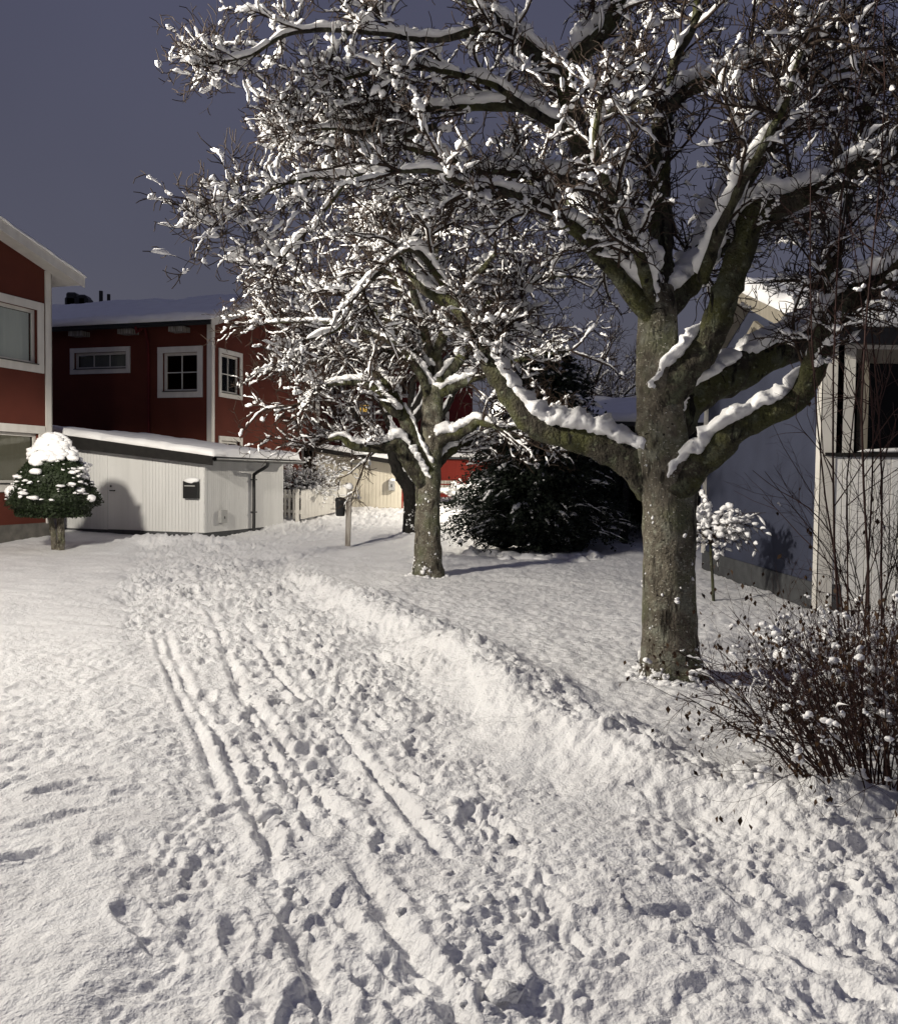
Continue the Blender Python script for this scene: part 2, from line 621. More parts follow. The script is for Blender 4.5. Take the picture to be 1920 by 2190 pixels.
M['bark'] = bark_material('bark', (0.165, 0.148, 0.116), (0.075, 0.065, 0.050), (0.110, 0.116, 0.070), (0.29, 0.29, 0.23), 0.55)
M['limb_bark'] = bark_material('limb_bark', (0.060, 0.053, 0.040), (0.024, 0.021, 0.016), (0.062, 0.064, 0.025), (0.14, 0.15, 0.10), 0.7, False)  # mossy limb bark, colour darkened further so upper limbs look unlit
M['dark_bark'] = bark_material('dark_bark', (0.022, 0.019, 0.017), (0.010, 0.009, 0.008), (0.016, 0.016, 0.012), (0.04, 0.04, 0.035), 0.3, False)  # near-black bark; on the forked tree it stands in for shade
M['twig'] = varied('twig', (0.026, 0.018, 0.014), (0.045, 0.030, 0.022), 30, 0.8, 0.2)
M['red_twig'] = varied('red_twig', (0.022, 0.009, 0.008), (0.036, 0.015, 0.012), 30, 0.75, 0.25)
M['red_render'] = varied('red_render', (0.108, 0.030, 0.020), (0.090, 0.025, 0.017), 1.1, 0.9, 0.15, 0.35, 140, c3=(0.078, 0.022, 0.015), s3=0.6, f3=(0.5, 0.75))
M['red_board'] = varied('red_board', (0.26, 0.034, 0.024), (0.22, 0.028, 0.020), 3, 0.8, 0.2, 0.3, 40, stretch=(1, 1, 0.15))
M['dark_red'] = varied('dark_red', (0.10, 0.014, 0.014), (0.07, 0.010, 0.011), 2, 0.85, 0.2, 0.3, 60)
M['white_trim'] = varied('white_trim', (0.62, 0.60, 0.56), (0.55, 0.53, 0.49), 5, 0.6, 0.3, 0.2, 50, stretch=(1, 1, 0.3))
M['white_board'] = varied('white_board', (0.62, 0.62, 0.61), (0.56, 0.56, 0.55), 3, 0.65, 0.25, 0.25, 50, stretch=(1, 1, 0.12), c3=(0.45, 0.45, 0.44), s3=1.7, f3=(0.6, 0.85))
M['bright_board'] = varied('bright_board', (0.80, 0.79, 0.76), (0.75, 0.74, 0.71), 3, 0.6, 0.25, 0.25, 50, stretch=(1, 1, 0.12))
M['cream_board'] = varied('cream_board', (0.60, 0.555, 0.46), (0.54, 0.50, 0.41), 3, 0.65, 0.25, 0.25, 50, stretch=(1, 1, 0.12))
M['grey_render'] = varied('grey_render', (0.050, 0.056, 0.086), (0.042, 0.047, 0.073), 2.0, 0.9, 0.12, 0.6, 220, c3=(0.042, 0.046, 0.068), s3=0.8, f3=(0.5, 0.8))
M['plinth'] = varied('plinth', (0.16, 0.15, 0.135), (0.11, 0.105, 0.095), 6, 0.9, 0.15, 0.6, 80)
M['dark_plinth'] = varied('dark_plinth', (0.075, 0.078, 0.082), (0.055, 0.057, 0.06), 6, 0.9, 0.15, 0.6, 80)
M['black_metal'] = material('black_metal', (0.012, 0.012, 0.013), 0.45, 0.4)
M['grey_metal'] = varied('grey_metal', (0.34, 0.34, 0.33), (0.28, 0.28, 0.275), 8, 0.45, 0.5)
M['black_wood'] = varied('black_wood', (0.012, 0.011, 0.011), (0.018, 0.017, 0.016), 8, 0.75, 0.2, 0.3, 60)
M['raw_wood'] = varied('raw_wood', (0.27, 0.245, 0.20), (0.20, 0.18, 0.145), 7, 0.75, 0.2, 0.3, 50, stretch=(1, 1, 0.2))
M['weathered'] = varied('weathered', (0.36, 0.34, 0.31), (0.12, 0.10, 0.085), 14, 0.85, 0.15, 0.5, 60, stretch=(2, 2, 0.15))
M['roof_tin'] = material('roof_tin', (0.03, 0.03, 0.032), 0.6, 0.3)
M['evergreen'] = varied('evergreen', (0.012, 0.021, 0.008), (0.020, 0.031, 0.011), 20, 0.6, 0.3)
M['yew'] = varied('yew', (0.010, 0.015, 0.010), (0.018, 0.025, 0.015), 20, 0.65, 0.25)
M['dry_leaf'] = varied('dry_leaf', (0.028, 0.015, 0.009), (0.060, 0.032, 0.014), 30, 0.75, 0.2)
M['blind'] = varied('blind', (0.30, 0.30, 0.28), (0.27, 0.27, 0.255), 2, 0.85, 0.1)
M['shade_black'] = material('shade_black', (0.01, 0.01, 0.011), 0.9, 0.1)  # near-black colour standing in for the darkness indoors


def glass_material():
    m = bpy.data.materials.new('window_glass'); m.use_nodes = True
    N, L = m.node_tree.nodes, m.node_tree.links
    N.clear()
    o = N.new('ShaderNodeOutputMaterial'); mx = N.new('ShaderNodeMixShader')
    tr = N.new('ShaderNodeBsdfTransparent'); gl = N.new('ShaderNodeBsdfGlossy'); fr = N.new('ShaderNodeFresnel')
    tr.inputs['Color'].default_value = (0.86, 0.88, 0.87, 1)
    gl.inputs['Roughness'].default_value = 0.03
    fr.inputs['IOR'].default_value = 1.22
    L.new(fr.outputs[0], mx.inputs['Fac']); L.new(tr.outputs[0], mx.inputs[1]); L.new(gl.outputs[0], mx.inputs[2])
    L.new(mx.outputs[0], o.inputs['Surface'])
    return m


def emit_material(name, col, strength):
    m = bpy.data.materials.new(name); m.use_nodes = True
    N, L, b = nodes_of(m)
    b.inputs['Base Color'].default_value = (*col, 1)
    b.inputs['Emission Color'].default_value = (*col, 1)
    b.inputs['Emission Strength'].default_value = strength
    return m


M['glass'] = glass_material()


def lamp_glass():
    m = bpy.data.materials.new('lamp_glass'); m.use_nodes = True
    N, L = m.node_tree.nodes, m.node_tree.links
    N.clear()
    o = N.new('ShaderNodeOutputMaterial'); ad = N.new('ShaderNodeAddShader'); tr = N.new('ShaderNodeBsdfTransparent'); em = N.new('ShaderNodeEmission')
    em.inputs['Color'].default_value = (1.0, 0.95, 0.85, 1); em.inputs['Strength'].default_value = 12.0
    L.new(tr.outputs[0], ad.inputs[0]); L.new(em.outputs[0], ad.inputs[1]); L.new(ad.outputs[0], o.inputs['Surface'])
    return m


M['lamp_glow'] = lamp_glass()
M['lit_curtain'] = emit_material('lit_curtain', (0.50, 0.44, 0.31), 0.10)
M['added_glow_blind'] = emit_material('added_glow_blind', (0.45, 0.45, 0.43), 0.13)  # faint glow added to keep the blind pale; no room light known
M['lit_edge'] = emit_material('lit_edge', (1.0, 0.42, 0.16), 0.55)
M['lit_window'] = emit_material('lit_window', (1.0, 0.62, 0.14), 0.8)

# ------------------------------------------------------------------ the ground under snow
path_px = [(900, 2600), (850, 2190), (800, 1900), (740, 1680), (640, 1440), (540, 1330), (470, 1250), (450, 1185)]
PATH = [tuple(G(*q)[:2]) for q in path_px] + [(-5.0, 19.2), (-4.3, 21.5), (-3.4, 24.5), (-2.3, 28.5), (-1.2, 33), (0.2, 38)]
BANK = [(-2.6, 21.5), (-3.0, 18.0), (-2.65, 15.2), (-2.0, 13.0), (-1.25, 11.3), (-0.5, 9.4), (0.05, 8.0), (0.42, 6.6), (0.72, 5.5), (1.1, 4.75), (1.6, 4.3)]
tracks_px = [
    ([(352, 1330), (368, 1392), (396, 1451), (428, 1515), (471, 1568), (514, 1654), (535, 1704), (562, 1765), (600, 1850), (640, 1930)], 0.028, 0.050),
    ([(335, 1345), (348, 1400), (370, 1445), (396, 1504), (423, 1552), (455, 1633), (480, 1690)], 0.028, 0.040),
    ([(452, 1290), (463, 1330), (480, 1370), (503, 1429), (535, 1493), (568, 1526), (632, 1611), (685, 1692), (771, 1763)], 0.030, 0.055),
    ([(735, 1785), (793, 1881), (868, 2004), (932, 2085), (1010, 2180), (1080, 2300)], 0.034, 0.060),
    ([(470, 1380), (490, 1430), (514, 1483), (557, 1558), (594, 1606), (637, 1681), (668, 1740)], 0.028, 0.045),
    ([(520, 1310), (560, 1380), (600, 1440), (637, 1483), (691, 1525), (744, 1558), (825, 1654), (868, 1700), (915, 1752)], 0.028, 0.045),
    ([(560, 1860), (590, 1915), (643, 1993), (686, 2095), (715, 2190), (740, 2300)], 0.032, 0.060),
    ([(680, 1876), (750, 1956), (835, 2047), (900, 2120)], 0.034, 0.050),
    ([(471, 1993), (536, 2068), (600, 2160), (650, 2260)], 0.024, 0.030),
    ([(790, 1640), (850, 1700), (930, 1790), (985, 1850)], 0.026, 0.032),
    ([(1060, 1990), (1200, 2070), (1330, 2160)], 0.04, 0.035),
    ([(1500, 1900), (1700, 2020), (1900, 2150)], 0.05, 0.045),
]
TRACKS = [([tuple(G(*q)[:2]) for q in pl], w, d) for pl, w, d in tracks_px]

# footprints: x, y, heading, length, width, depth
FOOT = []
frng = np.random.default_rng(5)
PA = np.array(PATH)
seg = np.linalg.norm(np.diff(PA, axis=0), axis=1); cum = np.concatenate([[0], np.cumsum(seg)])
for k in range(640):
    s = frng.uniform(cum[3], cum[-1]) if k % 6 else frng.uniform(0, cum[5])
    i = min(np.searchsorted(cum, s) - 1, len(PA) - 2); i = max(i, 0)
    t = (s - cum[i]) / seg[i]
    p = PA[i] * (1 - t) + PA[i + 1] * t
    h = math.atan2(*(PA[i + 1] - PA[i])[::-1])
    wd = 0.75 if p[1] < 14 else 1.0
    off = frng.normal(0, 0.42) * wd
    q = p + off * np.array((-math.sin(h), math.cos(h)))
    FOOT.append((q[0], q[1], h + frng.normal(0, 0.5), frng.uniform(0.22, 0.31), frng.uniform(0.09, 0.13), frng.uniform(0.02, 0.05) * (1.0 if q[1] < 8 else 1.5)))
for lane, start, ph in ((-0.45, 2.2, 0.0), (0.25, 2.0, 0.3), (0.55, 3.0, 0.1), (-0.1, 5.0, 0.5), (-0.7, 6.0, 0.2), (0.8, 7.0, 0.4)):
    s, k = start + ph, 0
    while s < cum[-1] - 6:
        i = max(min(np.searchsorted(cum, s) - 1, len(PA) - 2), 0)
        t = (s - cum[i]) / seg[i]
        p = PA[i] * (1 - t) + PA[i + 1] * t
        h = math.atan2(*(PA[i + 1] - PA[i])[::-1])
        o = lane + (0.11 if k % 2 else -0.11) + frng.normal(0, 0.05)
        FOOT.append((p[0] - o * math.sin(h), p[1] + o * math.cos(h), h + frng.normal(0, 0.12) + (0.12 if k % 2 else -0.12), 0.29, 0.105, frng.uniform(0.035, 0.06)))
        s += frng.uniform(0.55, 0.7); k += 1
for px, py, a, dp in [(285, 1960, 2.2, 0.10), (340, 2005, 2.4, 0.08), (500, 1985, 1.9, 0.10), (130, 1690, 0.6, 0.10), (40, 1840, 0.7, 0.08),
                      (150, 1745, 0.5, 0.06), (110, 1575, 0.6, 0.09), (230, 1815, 2.0, 0.05), (420, 1850, 1.8, 0.05), (60, 1650, 0.4, 0.05),
                      (1350, 1960, 2.6, 0.08), (1590, 2005, 2.4, 0.08), (1790, 2090, 2.4, 0.12), (1260, 2100, 0.3, 0.06), (1560, 1960, 2.4, 0.05),
                      (1210, 1990, 1.8, 0.06), (1190, 2120, 1.9, 0.07), (820, 2090, 2.4, 0.12), (860, 2060, 2.2, 0.1), (790, 1640, 2.4, 0.05), (760, 1755, 2.4, 0.06),
                      (230, 1500, 0.6, 0.04), (100, 1430, 0.4, 0.05), (60, 1360, 0.3, 0.04), (220, 1330, 0.2, 0.03), (320, 1420, 0.5, 0.05), (200, 1605, 0.4, 0.05)]:
    g = G(px, py)
    FOOT.append((g[0], g[1], a, 0.24, 0.09, dp * 0.45))
for k in range(26):
    g = G(frng.uniform(1000, 1900), frng.uniform(1800, 2250))
    FOOT.append((g[0], g[1], frng.uniform(0, 6.28), frng.uniform(0.16, 0.3), frng.uniform(0.07, 0.12), frng.uniform(0.012, 0.045)))
for k in range(40):
    g = G(frng.uniform(-200, 420), frng.uniform(1500, 1780))
    FOOT.append((g[0], g[1], frng.uniform(0, 1.2), frng.uniform(0.16, 0.3), frng.uniform(0.06, 0.10), frng.uniform(0.006, 0.028)))


def soft(n):
    return np.sqrt(n * n + 0.012)


def path_width(y):
    return 0.85 + 0.25 * sstep(4, 9, y) + 0.15 * sstep(12, 20, y)


def snow_height(X, Y, fine=True):
    Z = rise(Y)
    Z = Z + 0.05 * noise2(X * 0.33, Y * 0.33, 1) + 0.022 * noise2(X * 1.1, Y * 0.9, 2)
    if not fine:
        return Z
    dp, sd, pr = polydist(X, Y, PATH)
    edge = dp - 0.25 * sstep(7, 10, Y) + 0.22 * noise2(X * 1.4, Y * 1.4, 3) + 0.10 * noise2(X * 4, Y * 4, 4)
    pw = path_width(Y)
    pm = 1 - sstep(pw * 0.75, pw * 1.25, edge)
    db, sb, bp = polydist(X, Y, BANK)
    signed = db * -sb            # + on the lawn side (right when walking towards the camera is flipped below)
    signed = np.where(sb > 0, db, -db)   # left of the line while coming towards the camera = lawn
    # strip scraped by the plough between the trodden snow and the bank
    strip = (1 - sstep(0.0, 0.95, -signed)) * (signed < 0.1) * sstep(2.6, 4.5, Y) * (1 - sstep(16, 22, Y))
    Z = Z - 0.045 * pm - 0.05 * strip * sstep(0.0, 0.25, -signed)
    # the bank itself: steep towards the path, long away from it
    bh = (0.135 + 0.09 * noise2(bp * 1.1, bp * 0 + 3.1, 6)) * sstep(3.0, 5.2, Y) * (1 - 0.92 * sstep(11.0, 16.5, Y))
    wob = 0.13 * noise2(X * 1.7, Y * 1.7, 7) + 0.06 * noise2(X * 5, Y * 5, 95)
    s2 = signed + wob
    prof = np.where(s2 < 0, 1 - sstep(0.0, 0.52, -s2), 1 - sstep(0.0, 0.75, s2))
    Z = Z + bh * prof
    lump = soft(noise2(X * 6, Y * 6, 8)) + 0.6 * soft(noise2(X * 13, Y * 13, 9)) + 0.35 * soft(noise2(X * 27, Y * 27, 94))
    Z = Z + 0.060 * (lump - 0.45) * np.clip(prof * 1.3, 0, 1) * (0.5 + 0.6 * sstep(-0.15, 0.1, s2)) * sstep(3.0, 5, Y)
    # lawn: fine pitting where grass stands under the snow
    lawn = sstep(0.15, 0.5, signed) * sstep(4.5, 6, Y)
    Z = Z + lawn * (0.012 * noise2(X * 7, Y * 7, 10) + 0.012 * noise2(X * 13, Y * 13, 11) + 0.02 * noise2(X * 2.5, Y * 2.5, 12))
    # trodden snow
    tramp = np.clip(pm + 0.35 * strip, 0, 1)
    near = 1 - sstep(3.4, 5.2, Y)
    right = sstep(0.1, 0.9, X - 0.06 * Y) * near
    right2 = sstep(0.3, 1.2, X) * (1 - sstep(4.2, 5.2, Y))
    tr = np.clip(tramp + right, 0, 1)
    wx = X + 0.05 * noise2(X * 5, Y * 5, 90); wy = Y + 0.05 * noise2(X * 5, Y * 5, 91)
    lumps = (0.030 * noise2(wx * 2.3, wy * 2.3, 13) + 0.026 * (soft(noise2(wx * 5.1, wy * 5.1, 14)) - 0.25)
             + 0.030 * (soft(noise2(wx * 11, wy * 11, 15)) - 0.25) + 0.020 * noise2(wx * 21, wy * 21, 16) + 0.014 * (soft(noise2(X * 43, Y * 43, 92)) - 0.25))
    tdist = np.full(X.shape, 1e9)
    for pl, w, d in TRACKS:
        tdist = np.minimum(tdist, polydist(X, Y, pl)[0])
    lumps = lumps * (0.45 + 0.55 * sstep(0.05, 0.22, tdist))
    far_amp = 1.1 + 0.5 * sstep(4.5, 7, Y) + 0.9 * sstep(8, 15, Y)
    Z = Z + tr * lumps * (0.55 + 0.45 * sstep(-0.3, 0.3, noise2(X * 0.9, Y * 0.9, 17))) * far_amp
    Z = Z + right2 * (0.035 * noise2(X * 2.3, Y * 2.3, 18) + 0.020 * (soft(noise2(X * 6.5, Y * 6.5, 19)) - 0.25))
    # bed with the bush: a raised rim towards the camera
    Z = Z + 0.13 * sstep(1.15, 1.7, X) * sstep(3.1, 3.9, Y) * (1 - sstep(4.15, 4.55, Y))
    # left lawn: soft drifts, wind crust
    left = (1 - pm) * (X < 0) * (1 - strip)
    Z = Z + left * (0.020 * noise2(X * 2.4, Y * 3.4, 20) + 0.010 * np.abs(noise2(X * 6, Y * 8, 21)) + 0.004 * noise2(X * 19, Y * 19, 22))
    mid = left * sstep(4.2, 5.2, Y) * (1 - sstep(7.5, 9.5, Y))
    Z = Z + mid * (0.028 * (soft(noise2(X * 4.5, Y * 4.5, 23)) - 0.25) + 0.022 * (soft(noise2(X * 10, Y * 10, 24)) - 0.25) + 0.008 * noise2(X * 22, Y * 22, 93))
    # heap of cleared snow along the shed
    hs = np.exp(-(((X + 5.9) / 1.5) ** 2 + ((Y - 19.6) / 0.5) ** 2))
    Z = Z + hs * (0.16 + 0.14 * np.abs(noise2(X * 5, Y * 5, 25)))
    # wheel and ski tracks
    for pl, w, d in TRACKS:
        a = np.array(pl)
        m = (X > a[:, 0].min() - .3) & (X < a[:, 0].max() + .3) & (Y > a[:, 1].min() - .3) & (Y < a[:, 1].max() + .3)
        if not m.any():
            continue
        x, y = X[m], Y[m]
        dd, _, pp = polydist(x, y, pl)
        dd = dd + 0.012 * noise2(x * 9, y * 9, 30)
        ends = sstep(0.0, 0.6, pp) * sstep(0.0, 0.35, pp.max() - pp)
        brk = ends * (0.30 + 0.55 * sstep(-0.35, 0.05, noise2(pp * 1.9, pp * 0 + a[0, 0] * 9, 31)))
        g = -d * (1 - sstep(w * 0.6, w * 1.4, dd)) + 0.4 * d * np.exp(-((dd - w * 2.5) / (w * 0.9)) ** 2)
        Z[m] += g * brk
    dent = np.zeros_like(Z); rim = np.zeros_like(Z)
    for (fx, fy, h, L, W, d) in FOOT:
        m = (np.abs(X - fx) < 0.34) & (np.abs(Y - fy) < 0.34)
        if not m.any():
            continue
        x, y = X[m] - fx, Y[m] - fy
        c, s = math.cos(h), math.sin(h)
        a = (x * c + y * s) / (L / 2); b = (-x * s + y * c) / (W / 2)
        r = np.sqrt(a * a + b * b) + 0.30 * noise2(X[m] * 11, Y[m] * 11, 40) + 0.15 * noise2(X[m] * 27, Y[m] * 27, 41)
        dent[m] = np.minimum(dent[m], -d * (1 - sstep(0.7, 1.3, r)))
        rim[m] = np.maximum(rim[m], 0.30 * d * np.exp(-((r - 1.5) / 0.32) ** 2))
    crumb = np.clip(-dent / 0.03, 0, 1) * (0.010 * noise2(X * 17, Y * 17, 98) + 0.007 * noise2(X * 38, Y * 38, 99))
    return Z + 0.62 * dent + crumb + rim * (1 - np.clip(-dent / 0.02, 0, 1))


def build_ground():
    ys = [-300, -120, -50, -20, -10, -5, -2, -0.5, 0.4, 1.0, 1.5]
    y = 1.8
    while y < 46:
        ys.append(y); y += 0.00150 * y ** 1.5 + 0.0005
    ys += [47, 49, 52, 56, 62, 70, 80, 100, 140, 220, 400, 900]
    ys = np.array(ys)
    c = np.linspace(-1, 1, 640)
    outer = np.array([1.04, 1.1, 1.2, 1.35, 1.6, 2, 2.7, 4, 7, 14, 30, 70])
    u = np.concatenate([-outer[::-1], c, outer])
    wy = np.clip(0.56 * (np.maximum(ys, 0) + 1.6), 1.9, 30)
    X = u[None, :] * wy[:, None]; Y = ys[:, None] + 0 * X
    inner = (np.abs(u)[None, :] < 1.3) & (Y > 1.0) & (Y < 47)
    Z = snow_height(X, Y, False)
    Zf = snow_height(X[inner], Y[inner], True)
    Z[inner] = Zf
    v = np.stack([X, Y, Z], -1)
    r, k = X.shape
    idx = np.arange(r * k).reshape(r, k)
    f = np.stack([idx[:-1, :-1], idx[:-1, 1:], idx[1:, 1:], idx[1:, :-1]], -1).reshape(-1, 4)
    o = obj('ground', v.reshape(-1, 3), f, M['ground_snow'], None, True)
    o['kind'] = 'structure'
    o['label'] = 'snow covered ground with a trodden path, ski tracks and a ploughed bank'
    return o


build_ground()


def gz(x, y):
    return float(snow_height(np.array([float(x)]), np.array([float(y)]))[0])


# ------------------------------------------------------------------ shared building pieces
U = norm(np.array((0.323, 1.0)))       # the gable walls on the left run away from the camera like this
V = np.array((U[1], -U[0]))            # and their long walls like this (towards the right and nearer)


def snow_slab(p00, p10, p01, thick, name, parent, res=0.12, seed=0, edge=0.10, mat='snow'):
    """snow on a roof plane: corner, corner along a, corner along b"""
    p00, p10, p01 = map(lambda q: np.array(q, float), (p00, p10, p01))
    a = p10 - p00; b = p01 - p00
    na = int(min(140, max(8, np.linalg.norm(a) / res))); nb = int(min(90, max(6, np.linalg.norm(b) / res)))
    s = np.linspace(0, 1, na); t = np.linspace(0, 1, nb)
    S, T = np.meshgrid(s, t, indexing='ij')
    base = p00 + S[..., None] * a + T[..., None] * b
    La, Lb = np.linalg.norm(a), np.linalg.norm(b)
    d = np.minimum(np.minimum(S, 1 - S) * La, np.minimum(T, 1 - T) * Lb)
    e = np.sqrt(np.clip(1 - (1 - np.clip(d / edge, 0, 1)) ** 2, 0, 1))
    q = base * 1.0
    h = thick * e * (1 + 0.28 * noise3(q * 1.1, seed) + 0.15 * noise3(q * 4.5, seed + 1)) + 0.012
    nrm = norm(np.cross(a, b));  nrm = nrm * np.sign(nrm[2])
    out = (np.where((S == 0), -1, 0) + np.where(S == 1, 1, 0))[..., None] * norm(a) + (np.where(T == 0, -1, 0) + np.where(T == 1, 1, 0))[..., None] * norm(b)
    wob = 0.045 * noise3(q * 3.5, seed + 2)[..., None]
    top = base + nrm * h[..., None] + out * (0.02 + wob)
    bot = base + nrm * 0.004
    v = np.concatenate([top.reshape(-1, 3), bot.reshape(-1, 3)])
    idx = np.arange(na * nb).reshape(na, nb)
    f = [np.stack([idx[:-1, :-1], idx[1:, :-1], idx[1:, 1:], idx[:-1, 1:]], -1).reshape(-1, 4)]
    o = na * nb
    f.append(f[0][:, ::-1] + o)
    for line in (idx[0, :], idx[-1, ::-1], idx[::-1, 0], idx[:, -1]):
        f.append(np.stack([line[:-1], line[1:], line[1:] + o, line[:-1] + o], -1))
    return obj(name, v, np.concatenate(f), M[mat], parent, True)


def window(wall, house, rect, casing, cols, rows, recess=0.09, blind=None, trim='white_trim', out=0.035, sill=True, edge_glow=False):
    """rect = casing outline in (s0,s1,z0,z1); returns the opening for the wall"""
    s0, s1, z0, z1 = rect
    a, b, c, d = s0 + casing, s1 - casing, z0 + casing, z1 - casing
    mb = MB()
    wall.box(mb, s0, s1, z1 - casing, z1, 0.0, out); wall.box(mb, s0, s1, z0, z0 + casing, 0.0, out)
    wall.box(mb, s0, s0 + casing, z0 + casing, z1 - casing, 0.0, out - 0.003); wall.box(mb, s1 - casing, s1, z0 + casing, z1 - casing, 0.0, out - 0.003)
    w = mb.build('window', M[trim], house)
    sb = MB(); t = 0.05 if (b - a) < 1.0 else 0.075
    wall.box(sb, a, b, d - t, d, -recess - 0.03, -recess + 0.02); wall.box(sb, a, b, c, c + t, -recess - 0.03, -recess + 0.02)
    wall.box(sb, a, a + t, c + t, d - t, -recess - 0.03, -recess + 0.018); wall.box(sb, b - t, b, c + t, d - t, -recess - 0.03, -recess + 0.018)
    sb.build('sash', M[trim], w)
    ia, ib, ic, id_ = a + t, b - t, c + t, d - t
    bar = 0.026
    for i in range(1, cols):
        x = ia + (ib - ia) * i / cols
        m = MB(); wall.box(m, x - bar / 2, x + bar / 2, ic, id_, -recess - 0.02, -recess + 0.012); m.build('glazing_bar', M[trim], w)
    for j in range(1, rows):
        z = ic + (id_ - ic) * j / rows
        m = MB(); wall.box(m, ia, ib, z - bar / 2, z + bar / 2, -recess - 0.021, -recess + 0.010); m.build('glazing_bar', M[trim], w)
    for i in range(cols):
        for j in range(rows):
            x0, x1 = ia + (ib - ia) * i / cols, ia + (ib - ia) * (i + 1) / cols
            y0, y1 = ic + (id_ - ic) * j / rows, ic + (id_ - ic) * (j + 1) / rows
            m = MB(); wall.box(m, x0, x1, y0, y1, -recess - 0.012, -recess - 0.006); m.build('pane', M['glass'], w)
    if sill:
        m = MB(); wall.box(m, a + 0.01, b - 0.01, c - 0.005, c + 0.018, -recess + 0.02, out + 0.03); m.build('sill', M['black_metal'], w)
    if blind:
        m = MB(); n = 18
        for i in range(n):                       # a curtain hanging in folds
            x0, x1 = ia + (ib - ia) * i / n, ia + (ib - ia) * (i + 1) / n
            o0 = -recess - 0.075 - 0.012 * (i % 2)
            o1 = -recess - 0.075 - 0.012 * ((i + 1) % 2)
            m.add([wall.w(x0, ic, o0), wall.w(x1, ic, o1), wall.w(x1, id_, o1), wall.w(x0, id_, o0)], [(0, 1, 2, 3)])
        m.build('curtain', M[blind], w)
    if edge_glow:
        m = MB(); wall.box(m, ib - 0.05, ib - 0.015, ic, id_, -recess - 0.06, -recess - 0.05); m.build('lamp_strip', M['lit_edge'], w)
    return (a, b, c, d)


def px_rect(wall, x0, y0, x1, y1):
    sa, za = wall.hit(x0, (y0 + y1) / 2); sb, zb = wall.hit(x1, (y0 + y1) / 2)
    xm = (x0 + x1) / 2
    _, zt = wall.hit(xm, y0); _, zb2 = wall.hit(xm, y1)
    return (min(sa, sb), max(sa, sb), zb2, zt)


# ------------------------------------------------------------------ red house at the left edge
def left_house():
    A = (-9.32, 21.0)                              # far corner of its gable wall
    n = V
    g = Wall(A, -U, n)                             # s runs towards the camera
    h = thing('red_house', 'red rendered gabled house at the left edge, trimmed evergreen before its wall', 'house', (A[0], A[1], 0.0))
    W, ez = 8.6, 6.2
    sl = 0.27
    rz = ez + sl * W / 2
    rects = [px_rect(g, -75, 628, 92, 786), px_rect(g, -75, 905, 95, 1052)]
    holes = [window(g, h, rects[0], 0.18, 1, 1, 0.10, 'added_glow_blind'), window(g, h, rects[1], 0.18, 1, 1, 0.10, 'lit_curtain', edge_glow=True)]
    mb = MB()
    g.holed(mb, 0, W, 0.42, ez, holes, -0.25, 0.0)
    g.prism(mb, [(0, ez), (W, ez), (W / 2, rz)], -0.25, 0.0)
    D = 9.0
    back = Wall(A, -n, U)                          # long wall behind, facing away up the slope
    back.box(mb, 0.25, D, 0.0, ez, -0.25, 0.0)
    fa = np.array(A) - U * W
    front = Wall(fa, -n, -U)
    front.box(mb, 0.25, D, 0.0, ez, -0.25, 0.0)
    g.box(mb, 0, W, 0.0, ez, -D, -D + 0.25)
    mb.build('wall', M['red_render'], h)
    m = MB(); g.box(m, -0.02, W, -0.3, 0.42, -0.3, 0.015); m.build('plinth', M['plinth'], h)
    m = MB(); g.box(m, -0.03, 0.16, 0.40, ez + 0.02, 0.0, 0.03); back.box(m, -0.03, 0.13, 0.40, ez, 0.0, 0.03); m.build('corner_board', M['white_trim'], h)
    for s0 in (0,):
        m = MB()
        ov = 0.62
        m2 = MB()
        for sgn in (0, 1):
            if sgn == 0:
                q = [(-ov, ez - sl * ov), (W / 2, rz), (W / 2, rz + 0.16), (-ov, ez - sl * ov + 0.16)]
            else:
                q = [(W / 2, rz), (W + ov, ez - sl * ov), (W + ov, ez - sl * ov + 0.16), (W / 2, rz + 0.16)]
            g.prism(m, q, -D - 0.3, 0.44)
            q2 = [(a, b + (0.03 if i < 2 else 0.03)) for i, (a, b) in enumerate(q)]
            q2 = [(q[0][0], q[0][1] - 0.06), (q[1][0], q[1][1] - 0.06), (q[2][0], q[2][1] + 0.01), (q[3][0], q[3][1] + 0.01)]
            g.prism(m2, q2, 0.44, 0.475)
        r = m.build('roof', M['white_trim'], h)
        m2.build('bargeboard', M['white_trim'], r)
        a = g.w(-ov, ez - sl * ov + 0.165, 0.50); b = g.w(-ov, ez - sl * ov + 0.165, -D); c = g.w(W / 2, rz + 0.165, 0.50)
        snow_slab(a, b, c, 0.13, 'roof_snow', r, 0.12, 3)
        a = g.w(W + ov, ez - sl * ov + 0.165, 0.50); b = g.w(W + ov, ez - sl * ov + 0.165, -D); c = g.w(W / 2, rz + 0.165, 0.50)
        snow_slab(a, b, c, 0.13, 'roof_snow', r, 0.25, 4)


left_house()


